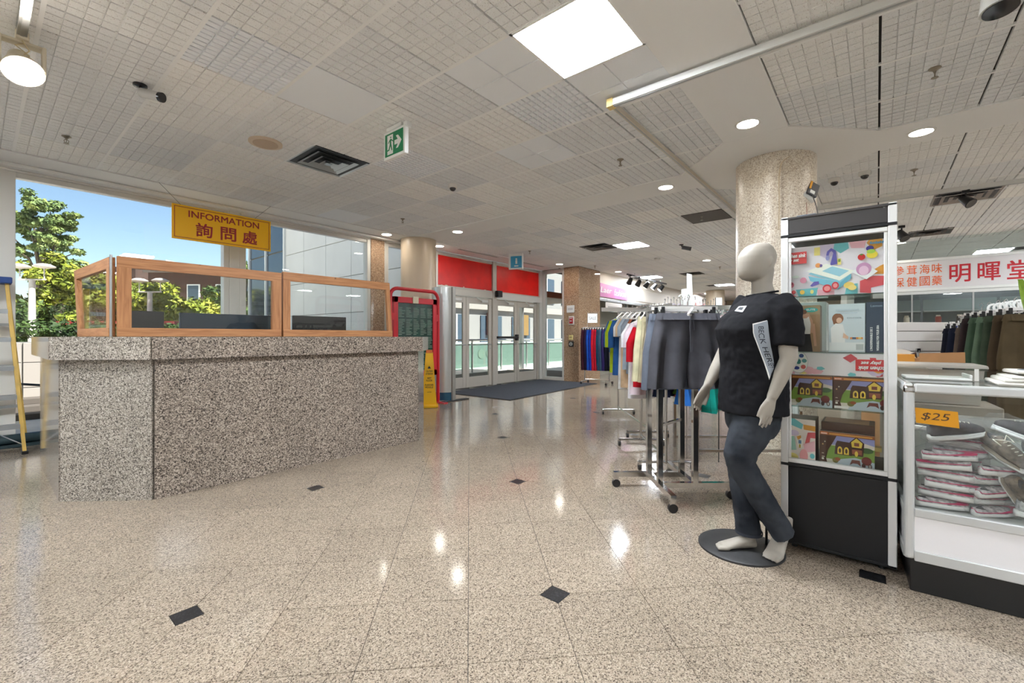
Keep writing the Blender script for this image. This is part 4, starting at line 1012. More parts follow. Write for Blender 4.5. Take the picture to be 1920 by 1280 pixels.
def hanger(t, w, z=.0, m=None, clips=True, neck=.07):
    b = MB(); b.beam((-w, 0, z + .012), (w, 0, z + .012), .012, .022); b.build('hanger_bar', m or HANG, t)
    b = MB(); b.tube([(0, 0, z + .02), (0, 0, z + neck), (.012, 0, z + neck + .02), (.0, 0, z + neck + .04), (-.018, 0, z + neck + .025), (-.02, 0, z + neck + .01)], .0028, 7); b.build('hanger_hook', CHROME, t, smooth=True)
    if clips:
        for s_ in (-1, 1): MB().rbox(s_ * w * .86 - .012, s_ * w * .86 + .012, -.014, .014, z - .03, z + .02, .003, 1).build('clip', BLACK, t)
def shorts(loc, rz, col, lab, w=.235, L=.50, thick=.035, seed=1, group='shorts on the chrome rack', long=False, tagc=None, hang=True):
    rng = random.Random(seed); t = thing('hanging_pants' if long else 'hanging_shorts', lab, 'trousers' if long else 'shorts', loc, rz, group); m = cloth(col)
    b = MB(); crotch = -L * (.30 if long else .52)
    for s_ in (-1, 1):
        sheet(rng, lerp_rows(-.040, crotch, w * .53, w * .60, 6, s_ * w * .42, s_ * w * .53) + lerp_rows(crotch - .03, -L, w * .60, w * (.46 if long else .585), 7, s_ * w * .535, s_ * w * (.48 if long else .62)), thick, 3.6, .034 if not long else .018, mb=b, n=56)
    b.build('cloth', m, t, smooth=True)
    b = MB(); R = []
    for k in range(60):
        pass
    sheet(rng, [(.0, w * .90, 0), (-.006, w * .93, 0), (-.022, w * .935, 0), (-.040, w * .95, 0), (-.048, w * .95, 0)], thick * .85, 26, .0035, 120, b); b.build('waistband', m, t, smooth=True)
    b = MB(); b.box(-w * .03, w * .03, -thick * 1.3, -thick * 1.15, crotch, -.05); b.build('fly_seam', m, t)
    b = MB(); b.tube([(-.012, -thick - .012, -.045), (-.018, -thick - .02, -.11), (-.012, -thick - .022, -.15)], .0025, 6); b.tube([(.012, -thick - .012, -.045), (.015, -thick - .02, -.12)], .0025, 6); b.build('drawstring', m, t)
    if hang: hanger(t, w * .86, .025)
    if tagc: MB().rbox(-w * .75, -w * .75 + .05, -thick - .02, -thick - .016, -.22, -.08, .001, 1).build('price_tag', mat(tagc, .5), t)
    return t
def top(loc, rz, col, lab, w=.20, L=.62, thick=.04, seed=1, group='tops on the racks', sleeve=.24, col2=None):
    rng = random.Random(seed); t = thing('hanging_shirt', lab, 'shirt', loc, rz, group); m = cloth(col)
    b = MB(); sheet(rng, [(.0, .06, 0), (-.015, w * .6, 0), (-.05, w * .95, 0), (-.12, w, 0)] + lerp_rows(-.2, -L, w * .98, w * 1.05, 8), thick, 4, .014, mb=b); b.build('cloth', m, t, smooth=True)
    for s_ in (-1, 1):
        b = MB(); b.tube([(s_ * w * .85, 0, -.06), (s_ * (w + .05), .01, -.06 - sleeve * .45), (s_ * (w + .06), .0, -.06 - sleeve)], [(.05, thick * .9), (.052, thick * .8), (.05, thick * .75)], 14); b.build('sleeve', cloth(col2) if col2 else m, t, smooth=True)
    b = MB(); b.tube([(.06 * math.cos(k * PI / 8), .03 * math.sin(k * PI / 8), .004) for k in range(16)], .007, 6, closed=True); b.build('collar', m, t, smooth=True)
    b = MB(); b.tube([(-w * .8, 0, -.03), (0, 0, .03), (w * .8, 0, -.03)], .005, 7); b.build('hanger_bar', HANG, t, smooth=True)
    b = MB(); b.tube([(0, 0, .03), (0, 0, .07), (.012, 0, .09), (0, 0, .105), (-.018, 0, .09)], .0028, 7); b.build('hanger_hook', CHROME, t, smooth=True)
    return t
def caster(b1, b2, x, y):
    b1.rbox(x - .02, x + .02, y - .012, y + .012, .05, .088, .004); b2.cyl((x + .0, y - .014, .032), (x, y + .014, .032), .032, .032, 18)
# the four-way chrome rack in front
RKX, RKY = 3.47, 1.245
rk = thing('clothes_rack', 'chrome four-way clothes rack on casters beside the mannequin', 'clothes rack', (RKX, RKY, 0), VIEWROT)
o_ = .132; zb = .105; zt = 1.44
for lx, ly in ((-o_, o_), (-o_, -o_), (o_, o_), (o_, -o_)): MB().rbox(lx - .02, lx + .02, ly - .02, ly + .02, zb - .012, zt, .002, 1).build('post', CHROME, rk)
for (x0, y0, x1, y1) in ((-.42, o_, o_ + .016, o_), (-o_, -.42, -o_, o_ + .016), (.42, -o_, -o_ - .016, -o_), (o_, .42, o_, -o_ - .016)):
    b = MB(); b.beam((x0, y0, zb), (x1, y1, zb), .038, .038); b.build('base_bar', CHROME, rk)
    b1, b2 = MB(), MB(); ex = x0 + (.02 if x0 < -.3 else -.02 if x0 > .3 else 0); ey = y0 + (.02 if y0 < -.3 else -.02 if y0 > .3 else 0)
    caster(b1, b2, ex, ey); c = b1.build('caster_fork', CHROME, rk); b2.build('wheel', BLACK, c, smooth=True)
for (x0, y0, x1, y1) in ((-.52, o_, o_, o_), (-o_, -.36, -o_, o_), (.50, -o_, -o_, -o_), (o_, .50, o_, -o_)):
    b = MB(); b.beam((x0, y0, zt), (x1, y1, zt), .022, .032); b.build('hang_arm', CHROME, rk)
b = MB(); b.beam((-o_, -o_, .55), (o_, o_, .55), .02, .02); b.build('cross_brace', CHROME, rk)
def loc_on(l, dp, z): return (RKX + l * SA + dp * CA, RKY - l * CA + dp * SA, z)
# shorts hanging broadside on the arm that points at the camera
shorts(loc_on(-.01, -.36, 1.385), VIEWROT + .05, (78, 78, 84), 'large charcoal grey shorts at the front of the chrome rack', .245, .525, .045, 11)
shorts(loc_on(-.035, -.29, 1.385), VIEWROT + .03, (96, 102, 114), 'blue-grey shorts right behind the charcoal shorts', .245, .54, .035, 12)
shorts(loc_on(.04, -.22, 1.38), VIEWROT, (52, 62, 84), 'navy shorts showing right of the charcoal shorts', .24, .50, .035, 13)
shorts(loc_on(.26, .02, 1.38), VIEWROT + .9, (30, 32, 38), 'black shorts deep in the chrome rack', .2, .46, .035, 14)
for k, (c, nm) in enumerate((((40, 96, 170), 'bright blue'), ((20, 26, 46), 'dark navy'), ((132, 172, 70), 'lime'), ((24, 142, 128), 'teal'), ((200, 90, 60), 'rust'), ((150, 30, 48), 'crimson'), ((46, 60, 140), 'royal blue'))):
    px = (1290, 1250, 1262, 1338, 1272, 1318, 1302)[k]; d_ = 4.25 + .12 * k; X, Y = at(px, d_)
    shorts((X, Y, 1.02 if k != 3 else 1.0), VIEWROT + .9, c, nm + ' shorts hanging low behind the chrome rack posts', .15 if k != 3 else .17, (.44, .38, .36, .55, .42, .46, .40)[k], .04, 30 + k, 'shorts on the low rail behind')
# second rack, running away to the left: beige, khaki, red, white, grey things seen edge on
def straight_rack(p0, p1, z, lab):
    p0, p1 = Vector((*p0, 0)), Vector((*p1, 0)); d = p1 - p0; L = d.length; t = thing('clothes_rail', lab, 'clothes rack', p0, math.atan2(d.y, d.x))
    b = MB(); b.cyl((0, 0, z), (L, 0, z), .013, .013, 10); b.build('hang_bar', CHROME, t, smooth=True)
    for x in (.05, L - .05):
        b = MB(); b.cyl((x, 0, .06), (x, 0, z), .014, .014, 10); b.build('upright', CHROME, t, smooth=True)
        b = MB(); b.cyl((x, -.25, .075), (x, .25, .075), .014, .014, 10); b.build('foot_bar', CHROME, t, smooth=True)
        for y in (-.24, .24): b1, b2 = MB(), MB(); b1.rbox(x - .02, x + .02, y - .012, y + .012, .04, .08, .004); b2.cyl((x, y - .012, .03), (x, y + .012, .03), .03, .03, 14); c = b1.build('caster_fork', CHROME, t); b2.build('wheel', BLACK, c)
    b = MB(); b.cyl((.05, 0, .12), (L - .05, 0, .12), .011, .011, 8); b.build('lower_bar', CHROME, t, smooth=True)
    return t
# positions given as (picture x, distance)
A0, A1 = at(1252, 4.0), at(1200, 5.0)
straight_rack(A0, A1, 1.50, 'chrome rail with beige khaki and red clothes left of the charcoal shorts')
ang = VIEWROT + .30
def onrail(P0, P1, f): return P0[0] + (P1[0] - P0[0]) * f, P0[1] + (P1[1] - P0[1]) * f
x, y = onrail(A0, A1, .10); shorts((x, y, 1.40), ang, (150, 138, 118), 'taupe shorts nearest on the left rail', .20, .60, .045, 41, 'trousers on the left rail')
x, y = onrail(A0, A1, .26); shorts((x, y, 1.41), ang, (176, 166, 136), 'khaki shorts with orange price tag on the left rail', .20, .62, .045, 42, 'trousers on the left rail', tagc=(206, 120, 60))
x, y = onrail(A0, A1, .42); shorts((x, y, 1.42), ang, (206, 200, 166), 'pale beige trousers on the left rail', .20, .64, .05, 43, 'trousers on the left rail')
x, y = onrail(A0, A1, .62); top((x, y, 1.36), ang, (178, 20, 34), 'bright red top on the left rail', .17, .66, .05, 44, sleeve=.34)
x, y = onrail(A0, A1, .80); top((x, y, 1.40), ang, (216, 200, 206), 'pale pink long top behind the red top', .16, .80, .05, 45)
x, y = onrail(A0, A1, .93); top((x, y, 1.40), ang, (228, 226, 228), 'white lace top hanging lowest behind the red top', .16, .86, .05, 46)
B0, B1 = at(1216, 5.3), at(1158, 7.0)
straight_rack(B0, B1, 1.60, 'chrome rail with grey, blue and neon tops before the granite pier')
angb = VIEWROT + .45
for k, (f, c, nm, L, w) in enumerate(((.05, (40, 34, 36), 'black long', .80, .16), (.16, (150, 88, 60), 'rust brown', .74, .15), (.28, (128, 136, 146), 'grey marl', .76, .17), (.40, (164, 176, 190), 'light blue grey', .72, .17),
                                      (.52, (218, 186, 150), 'peach', .98, .15), (.60, (226, 226, 224), 'white sheer', 1.02, .15), (.72, (48, 92, 150), 'denim blue', .84, .19), (.86, (178, 200, 44), 'neon yellow', .82, .19), (.97, (62, 112, 168), 'mid blue', .52, .17))):
    x, y = onrail(B0, B1, f); top((x, y, 1.50), angb, c, nm + ' top on the rail before the granite pier', w, L, .055, 60 + k, 'tops on the rear rail', .38 if k > 5 else .22)
# far rack of bright training trousers at the pier
C0, C1 = at(1093, 11.6), at(1146, 11.2)
straight_rack(C0, C1, 1.46, 'far chrome rail with bright trousers against the granite pier')
angc = math.atan2(C1[1] - C0[1], C1[0] - C0[0]) + PI / 2 - .9
for k, (c, nm) in enumerate((((70, 34, 48), 'maroon'), ((44, 30, 52), 'plum'), ((36, 84, 180), 'cobalt'), ((30, 56, 150), 'royal blue'), ((200, 34, 50), 'scarlet'), ((178, 28, 44), 'dark red'), ((32, 72, 96), 'petrol'), ((70, 96, 120), 'slate'), ((54, 44, 96), 'violet'), ((20, 22, 34), 'black'))):
    x, y = onrail(C0, C1, .05 + .09 * k); shorts((x, y, 1.40), angc, c, nm + ' long trousers on the far rail at the granite pier', .085, 1.05, .05, 80 + k, 'trousers on the far rail', True)
t = thing('price_card', 'white price card in a wire frame on the far rail', 'card', (*at(1111, 11.5), 1.46), VIEWROT); MB().rbox(-.12, .12, -.004, .004, .12, .36, .001, 1).build('card', SIGNW, t); b = MB(); b.tube([(-.13, 0, 0), (-.13, 0, .38), (.13, 0, .38), (.13, 0, .1)], .006, 6); b.build('wire_frame', CHROME, t); text('SALE', .18, .08, (-.09, -.005, .2), (1, 0, 0), (0, 0, 1), mat((150, 150, 150), .6), t)
# hangers and accessories standing above the racks
def standing_hanger(px, py, d, lab, m, s=1.0):
    X, Y, Z = (*at(px, d), EYE + (HORIZON - py) / F_PX * d); t = thing('empty_hanger', lab, 'hanger', (X, Y, Z), VIEWROT + .9, 'empty hangers above the racks')
    b = MB(); b.tube([(0, 0, .09 * s), (.012, 0, .11 * s), (0, 0, .125 * s), (-.016, 0, .11 * s)], .003, 6); b.cyl((0, 0, .02), (0, 0, .09 * s), .003, .003, 6); b.build('hook', CHROME, t)
    b = MB(); b.tube([(-.2 * s, 0, -.05 * s), (-.03, 0, .02), (.03, 0, .02), (.2 * s, 0, -.05 * s)], .008, 6); b.beam((-.2 * s, 0, -.05 * s), (.2 * s, 0, -.05 * s), .008, .012); b.build('shoulders', m, t, smooth=True)
standing_hanger(1303, 581, 3.15, 'white plastic hanger lying across the charcoal shorts', HANG, .8)
MK = mat((200, 214, 216), .3)
ORD = ['first', 'second', 'third', 'fourth', 'fifth', 'sixth', 'seventh', 'eighth', 'ninth', 'tenth']
for k in range(10): standing_hanger(1312 + k * 5.2, 583 - (k % 3) * 3, 4.1 + .07 * k, ORD[k] + ' clear plastic hanger from the left in the row right of the white hanger', MK, .75)
for k in range(7): standing_hanger(1247 + k * 5.5, 578 - (k % 2) * 4, 4.0 + .06 * k, ORD[k] + ' lilac hanger from the left in the row left of the white card', mat((206, 200, 212), .5), .7)
for k in range(6): standing_hanger(1168 + k * 9, 590, 5.0 - .12 * k, ORD[k] + ' white hanger from the left above the left rail', HANG, .8)
t = thing('white_card', 'tall white card standing above the clothes racks', 'card', (*at(1288, 4.4), 1.50), VIEWROT + .2); MB().extr([(-.06, 0, 0), (.07, 0, 0), (.055, 0, .34), (.0, 0, .35), (-.0, 0, .2), (-.06, 0, .19)], (0, .004, 0)).build('card', SIGNW, t); b = MB(); b.cyl((0, .006, -1.5), (0, .006, .05), .006, .006, 8); b.build('stand', CHROME, t)
t = thing('price_card_holder', 'small clear card holder on a wire right of the white card', 'card holder', (*at(1348, 4.3), 1.48), VIEWROT); MB().rbox(-.03, .03, -.003, .003, .03, .12, .001, 1).build('card', SIGNW, t); b = MB(); b.tube([(-.03, .004, .12), (-.03, .004, .02), (0, .004, -.03), (.03, .004, .02), (.03, .004, .12)], .004, 6); b.cyl((0, .004, -1.48), (0, .004, -.03), .005, .005, 6); b.build('wire', mat((60, 60, 60), .4, .6), t)
# second low chrome table frame behind the rack
t = thing('chrome_table', 'low chrome display frame with glass shelf behind the chrome rack', 'display table', (*at(1375, 4.6), 0), VIEWROT)
for x in (-.5, .5):
    for y in (-.3, .3): MB().rbox(x - .014, x + .014, y - .014, y + .014, 0, .5, .002, 1).build('leg', CHROME, t)
for y in (-.3, .3): MB().rbox(-.5, .5, y - .014, y + .014, .10, .128, .002, 1).build('rail', CHROME, t)
MB().box(-.5, .5, -.3, .3, .5, .51).build('glass_shelf', GLASS, t)
# ================================================================== display tower
TX, TY = 2.99, .432; TRZ = -PI / 2
tw = thing('display_tower', 'tall display tower with black header, glass front and black lower cabinet', 'display case', (TX, TY, 0), TRZ)
TW_, TD = .512, .46; PO = .036
FR = mat((222, 222, 220), .35, .2)
def tb(nm, x0, x1, y0, y1, z0, z1, m, r=.003, par=None): return MB().rbox(x0, x1, y0, y1, z0, z1, r, 1).build(nm, m, par or tw)
BLK = mat((22, 22, 24), .5, 0, .4); BLK2 = mat((52, 49, 48), .55)
for x0 in (0, TW_ - PO):
    for y0 in (0, TD - PO): tb('post', x0, x0 + PO, y0, y0 + PO, .03, 1.91, FR)
for z in (.485, 1.80):
    tb('black_strip', -.001, TW_ + .001, -.002, .02, z - .009, z + .009, BLK)
for z0, z1 in ((.497, .522), (1.764, 1.788)): tb('rail', PO, TW_ - PO, .001, .03, z0, z1, FR)
tb('inner_stile', PO, PO + .014, .004, .02, .522, 1.764, FR); tb('inner_stile', TW_ - PO - .016, TW_ - PO, .004, .02, .522, 1.764, FR)
tb('header_panel', PO, TW_ - PO, .003, .02, 1.81, 1.905, BLK2); tb('lower_panel', PO, TW_ - PO, .003, .02, .045, .476, BLK)
tb('base_plate', 0, TW_, .0, TD, .03, .046, BLK); tb('top_board', 0, TW_, .0, TD, 1.893, 1.908, BLK2)
tb('deck', 0, TW_, .02, TD, .48, .50, BLK); tb('ceiling_board', PO, TW_ - PO, .022, TD - .01, 1.775, 1.79, BLK2)
tb('lower_side', -.0, .012, .02, TD - .02, .046, .48, BLK); tb('lower_side', TW_ - .012, TW_, .02, TD - .02, .046, .48, BLK); tb('lower_back', 0, TW_, TD - .015, TD - .003, .046, .48, BLK)
for x, y in ((.06, .06), (TW_ - .06, .06), (.06, TD - .06), (TW_ - .06, TD - .06)): b = MB(); b.cyl((x, y, 0), (x, y, .032), .016, .012, 12); b.build('levelling_foot', BLACK, tw)
TG = glass_mat('tower_glass', (250, 252, 251), 1.28)
MB().box(PO + .01, TW_ - PO - .01, .010, .014, .52, 1.766).build('front_glass', TG, tw)
for x in (.016, TW_ - .02): MB().box(x, x + .004, PO, TD - PO, .5, 1.775).build('side_glass', TG, tw)
MB().box(PO, TW_ - PO, TD - .02, TD - .016, .5, 1.775).build('back_glass', TG, tw)
SHG = glass_mat('shelf_glass', (226, 238, 234), 1.3)
for z in (1.452, 1.135, .822): MB().box(.02, TW_ - .02, .028, TD - .03, z - .006, z).build('glass_shelf', SHG, tw); 
tb('header_screw', TW_ - PO - .02, TW_ - PO - .012, -.0, .003, 1.885, 1.893, CHROME, .001)
def tloc(x, y, z): c, s = math.cos(TRZ), math.sin(TRZ); return (TX + x * c - y * s, TY + x * s + y * c, z)
def carton(x0, x1, y, dp, z0, z1, lab, m, flip=False, cat='box', grp='boxes in the display tower', nm='toy_box'):
    t = thing(nm, lab, cat, tloc((x0 + x1) / 2, y, z0), TRZ, grp); w = x1 - x0
    MB().rbox(-w / 2, w / 2, 0, dp, 0, z1 - z0, .002, 1).build('carton', m, t); return t, w, z1 - z0
PINKS = {'teal': (112, 190, 196), 'pink': (236, 180, 190), 'rose': (214, 84, 92), 'och': (226, 158, 62), 'wh': (244, 240, 240), 'lil': (214, 196, 220), 'yel': (240, 222, 130)}
ux, uz = (1, 0, 0), (0, 0, 1)
def confetti(seed, n=16):
    r = random.Random(seed); out = []
    for k in range(n):
        cx, cy = r.random(), r.random(); s = r.uniform(.06, .15); a = r.uniform(0, 6.28); q = r.choice((4, 5, 6))
        out.append(('p', [(cx + s * .6 * math.cos(a + 2 * PI * j / q) * r.uniform(.8, 1.2), cy + s * 1.3 * math.sin(a + 2 * PI * j / q) * r.uniform(.8, 1.2)) for j in range(q)], PINKS[r.choice(['teal', 'pink', 'rose', 'och', 'lil', 'yel', 'pink'])]))
    return out
IX0, IX1 = PO + .012, TW_ - PO - .014
# kitchen sink play set, upright
t, w, h = carton(IX0 - .03, IX1 + .02, .04, .11, 1.452, 1.735, 'large kitchen sink play set box upright on the top shelf', mat((240, 236, 236), .4))
W_ = PINKS['wh']
art = [('r', (0, 0, 1, 1), (236, 228, 234)), ('p', [(.36, 1), (.34, .82), (.42, .72), (.52, .80), (.50, 1)], PINKS['lil']), ('p', [(.50, 1), (.49, .90), (.56, .80), (.64, .88), (.63, 1)], PINKS['teal']), ('p', [(.64, 1), (.66, .88), (.78, .86), (.80, 1)], PINKS['pink']),
       ('p', [(.82, 1), (.80, .95), (.86, .80), (.94, .86), (.94, 1)], PINKS['och']), ('p', [(.80, .36), (.92, .50), (1, .56), (1, .34)], PINKS['och']), ('p', [(.74, .02), (.74, .24), (.86, .32), (1, .30), (1, .16), (.84, .10), (.84, 0)], PINKS['rose']), ('p', [(.60, 0), (.62, .18), (.72, .20), (.72, 0)], PINKS['teal']),
       ('p', [(0, .12), (0, 0), (.12, 0)], PINKS['rose']), ('p', [(.14, 0), (.11, .14), (.34, .16), (.32, 0)], PINKS['teal']), ('p', [(.34, 0), (.33, .12), (.50, .10), (.50, 0)], PINKS['pink']), ('r', (.30, .80, .36, .96), PINKS['yel']),
       ('p', [(.24, .44), (.56, .22), (.66, .38), (.36, .56)], (150, 206, 222)), ('p', [(.24, .40), (.26, .30), (.54, .10), (.56, .24)], (128, 194, 214)), ('p', [(.56, .24), (.54, .10), (.66, .30), (.66, .40)], (108, 178, 202)),
       ('p', [(.22, .50), (.55, .27), (.70, .44), (.42, .62)], (246, 244, 232)), ('p', [(.38, .48), (.55, .35), (.64, .45), (.48, .56)], (160, 206, 220)),
       ('p', [(.46, .60), (.47, .58), (.53, .60), (.515, .86), (.47, .92), (.43, .86), (.42, .78), (.445, .77), (.455, .84), (.475, .86), (.49, .82)], (96, 88, 168)), ('c', (.435, .73, .02, .05), (150, 150, 200)), ('r', (.53, .58, .565, .70), PINKS['yel']), ('c', (.548, .66, .012, .03), (120, 150, 60)),
       ('c', (.34, .60, .028, .045), (238, 160, 90)), ('c', (.37, .59, .014, .03), (100, 80, 150)), ('c', (.755, .69, .035, .06), (206, 44, 44)), ('c', (.755, .735, .014, .015), (70, 130, 50)), ('c', (.83, .84, .035, .05), (74, 60, 150)), ('c', (.85, .72, .05, .07), (240, 214, 70)), ('c', (.84, .78, .04, .04), (170, 206, 80)),
       ('p', [(.66, .42), (.80, .26), (.90, .40), (.78, .56)], (244, 244, 244)), ('c', (.775, .46, .07, .12), (206, 150, 190)), ('c', (.775, .43, .045, .09), (236, 196, 220)),
       ('c', (.06, .24, .035, .06), (214, 120, 140)), ('c', (.055, .26, .026, .03), (150, 60, 80)), ('c', (.19, .32, .035, .06), (226, 150, 170)), ('c', (.11, .40, .04, .03), (214, 222, 214)), ('p', [(.26, .20), (.30, .28), (.35, .28), (.35, .22), (.28, .18)], (104, 90, 170)),
       ('c', (.43, .13, .045, .08), (208, 52, 66)), ('c', (.43, .13, .03, .05), (240, 150, 150)), ('c', (.51, .18, .035, .07), (208, 52, 66)), ('c', (.51, .18, .022, .045), (240, 150, 150)), ('c', (.64, .17, .05, .06), (238, 206, 110)), ('c', (.67, .12, .04, .05), (244, 216, 130)),
       ('c', (.09, .09, .022, .04), (206, 70, 76)), ('c', (.18, .08, .025, .045), (244, 200, 90)), ('c', (.28, .08, .018, .04), PINKS['yel']), ('c', (.01, .09, .02, .04), (120, 40, 50)), ('r', (-.05, .66, .225, .90), (214, 62, 62))]
printed('printed_front', t, (-w / 2, 0, 0), ux, uz, w, h, art)
def ital(s, x, z, ww, hh, t_, c=SIGNW, flip=False): text(s, ww, hh, (x, -.016, z), ux if not flip else (-1, 0, 0), uz if not flip else (0, 0, -1), c, t_, bold=.03, italic=.25, depth=.0008)
ital('kitchen sink', -w * .50, h * .79, w * .215, h * .075, t); ital('play set', -w * .50, h * .69, w * .145, h * .085, t)
ital('funbaker', w * .33, h * .91, w * .14, h * .05, t, mat((70, 150, 190), .5))
# the same set upside down on the lower shelf
t, w, h = carton(IX0 - .03, IX1 + .02, .04, .16, 1.005, 1.129, 'kitchen sink play set box lying upside down under the middle shelf', mat((240, 236, 236), .4))
printed('printed_side', t, (-w / 2, 0, 0), ux, uz, w, h, [('r', (0, 0, 1, 1), (240, 232, 234))] + confetti(4, 15) + [('c', (.14, .55, .10, .52), (200, 190, 190)), ('c', (.14, .55, .095, .49), (248, 246, 240)), ('c', (.10, .80, .025, .10), (206, 80, 70)), ('c', (.17, .85, .025, .09), (80, 100, 160)), ('c', (.20, .62, .026, .09), (90, 150, 150)), ('c', (.14, .58, .026, .12), (70, 140, 130)), ('c', (.08, .45, .026, .10), (200, 190, 60)), ('c', (.12, .28, .030, .08), (60, 70, 140)), ('c', (.19, .34, .026, .10), (214, 100, 90)), ('r', (.70, .25, 1.0, .75), (214, 56, 58))])
ital('kitchen sink', w * .5, h * .46, w * .275, h * .16, t, flip=True); ital('play set', w * .43, h * .70, w * .18, h * .17, t, flip=True)
# clothing cartons on the second shelf
t, w, h = carton(IX0 - .02, IX0 + .135, .06, .11, 1.135, 1.400, 'brown shapewear box with a standing torso picture on the second shelf', mat((150, 120, 92), .5), nm='clothing_box')
printed('printed_front', t, (-w / 2, 0, 0), ux, uz, w, h, [('r', (0, 0, 1, 1), (168, 134, 100)), ('r', (0, .80, 1, 1), (176, 150, 116)), ('c', (.72, .90, .22, .05), (70, 178, 168)), ('p', [(.34, .82), (.66, .82), (.78, .66), (.80, .40), (.70, .40), (.28, .40), (.20, .40), (.24, .66)], (206, 160, 132)), ('p', [(.36, .76), (.42, .72), (.58, .72), (.66, .76), (.72, .60), (.70, .38), (.28, .38), (.30, .60)], (240, 236, 232)), ('p', [(.28, .38), (.70, .38), (.78, 0), (.20, 0)], (58, 54, 56)), ('c', (.50, .86, .10, .05), (120, 84, 62)), ('p', [(.76, .6), (.84, .6), (.90, .12), (.82, .12)], (206, 160, 132)), ('p', [(.24, .6), (.17, .6), (.10, .12), (.18, .12)], (206, 160, 132))])
text('ELITE', w * .26, h * .035, (w * .1, -.016, h * .885), ux, uz, SIGNW, t, bold=.02)
t, w, h = carton(IX0 + .175, IX0 + .335, .05, .10, 1.135, 1.400, 'white pillow box with a seated woman in white in the middle of the second shelf', mat((214, 222, 224), .5), nm='clothing_box')
printed('printed_front', t, (-w / 2, 0, 0), ux, uz, w, h, [('r', (0, 0, 1, 1), (206, 216, 220)), ('c', (.26, .70, .16, .11), (146, 96, 66)), ('p', [(.10, .70), (.14, .58), (.22, .58), (.26, .72)], (146, 96, 66)), ('p', [(.08, .20), (.06, .50), (.20, .60), (.40, .58), (.48, .36), (.46, .20)], (240, 238, 236)), ('c', (.30, .66, .08, .06), (222, 180, 152)), ('p', [(.42, .40), (.56, .32), (.54, .27), (.40, .30)], (222, 180, 152)), ('r', (.60, .27, .94, .31), (214, 130, 60)), ('r', (.66, .27, .76, .31), (70, 90, 120)), ('r', (.82, .27, .9, .31), (230, 206, 120)), ('r', (.02, .03, .98, .20), (232, 234, 234)), ('r', (.76, .05, .96, .17), (190, 196, 194)), ('r', (.20, .86, .84, .89), (186, 200, 208)), ('r', (.24, .80, .80, .82), (186, 200, 208))])
text('CO-COOL', w * .40, h * .03, (w * .02, -.016, h * .69), ux, uz, mat((110, 130, 140), .5), t, bold=.02)
t, w, h = carton(IX1 - .075, IX1 + .02, .05, .12, 1.135, 1.405, 'dark blue slim box with vertical white lettering at the right of the second shelf', mat((52, 66, 84), .45), nm='clothing_box')
text('Lemon', w * .5, h * .045, (-w * .30, -.0012, h * .90), ux, uz, mat((150, 170, 186), .5), t); text('L’INDISPENSABLE DE 2', h * .46, w * .10, (-w * .22, -.0012, h * .04), uz, (-1, 0, 0), SIGNW, t, bold=.03); text('WEARABLE FOR YOUR BRA', h * .50, w * .10, (w * .06, -.0012, h * .04), uz, (-1, 0, 0), SIGNW, t, bold=.03)
t, w, h = carton(IX0 + .02, IX0 + .15, .26, .14, 1.135, 1.43, 'clear tub standing behind the brown shapewear box', mat((190, 190, 186), .3), nm='clothing_box')
# construction toy boxes
def house_art(dark=False):
    B1, Y1, GR, SKY = (70, 38, 26), (230, 196, 74), (122, 152, 62), (150, 150, 200)
    return [('r', (0, 0, 1, 1), (214, 206, 190)), ('r', (0, .62, 1, .96), SKY), ('p', [(.5, .62), (.7, .80), (1, .70), (1, .55), (.5, .55)], (216, 202, 190)), ('r', (0, .20, 1, .60), GR), ('c', (.86, .56, .12, .08), (66, 96, 50)), ('p', [(.24, 0), (1, 0), (1, .24), (.66, .32), (.36, .22)], (186, 198, 206)), ('c', (.30, .18, .06, .08), (120, 110, 50)), ('c', (.34, .22, .05, .05), (150, 80, 40)),
            ('p', [(.30, .66), (.33, .76), (.58, .74), (.60, .62)], B1), ('p', [(.28, .36), (.30, .66), (.60, .64), (.60, .36)], B1), ('c', (.38, .50, .045, .10), Y1), ('c', (.50, .50, .045, .10), Y1), ('r', (.335, .38, .425, .50), Y1), ('r', (.455, .38, .545, .50), Y1), ('c', (.38, .48, .022, .07), B1), ('c', (.50, .48, .022, .07), B1),
            ('p', [(.56, .76), (.68, .93), (.82, .76), (.80, .38), (.58, .38)], B1), ('p', [(.585, .76), (.68, .89), (.79, .76), (.77, .62), (.60, .62)], Y1), ('r', (.64, .66, .73, .76), (120, 60, 40)), ('r', (.60, .42, .78, .56), (150, 84, 60)), ('c', (.68, .44, .03, .08), Y1), ('p', [(.56, .10), (.60, .26), (.74, .26), (.76, .10), (.70, .16), (.62, .16)], (110, 54, 44)), ('c', (.86, .27, .09, .12), (112, 40, 36)), ('c', (.81, .13, .035, .07), (70, 36, 30)), ('c', (.92, .13, .035, .07), (70, 36, 30)), ('c', (.92, .13, .02, .045), (190, 180, 170)),
            ('r', (0, .90, 1, 1), (150, 84, 40)), ('r', (.18, .925, .96, .965), (214, 150, 70)), ('p', [(0, 0), (.16, 0), (.12, .22), (.16, .46), (.26, .72), (.32, .90), (0, .90)], (74, 42, 28)), ('r', (.02, .92, .15, .98), (226, 120, 50)), ('r', (.04, .16, .08, .22), (220, 214, 200)), ('r', (.04, .24, .10, .26), (206, 190, 170)), ('r', (.04, .34, .08, .36), (206, 190, 170)), ('c', (.06, .62, .015, .025), (200, 160, 110)), ('c', (.10, .70, .012, .02), (230, 220, 200)), ('r', (.02, .02, .26, .10), (232, 228, 222))]
def toyhouse(x0, x1, y, dp, z0, z1, lab):
    t, w, h = carton(x0, x1, y, dp, z0, z1, lab, mat((84, 52, 36), .5)); printed('printed_front', t, (-w / 2, 0, 0), ux, uz, w, h, house_art())
    text('BUILDING', w * .11, h * .035, (-w * .47, -.013, h * .932), ux, uz, SIGNW, t, bold=.03)
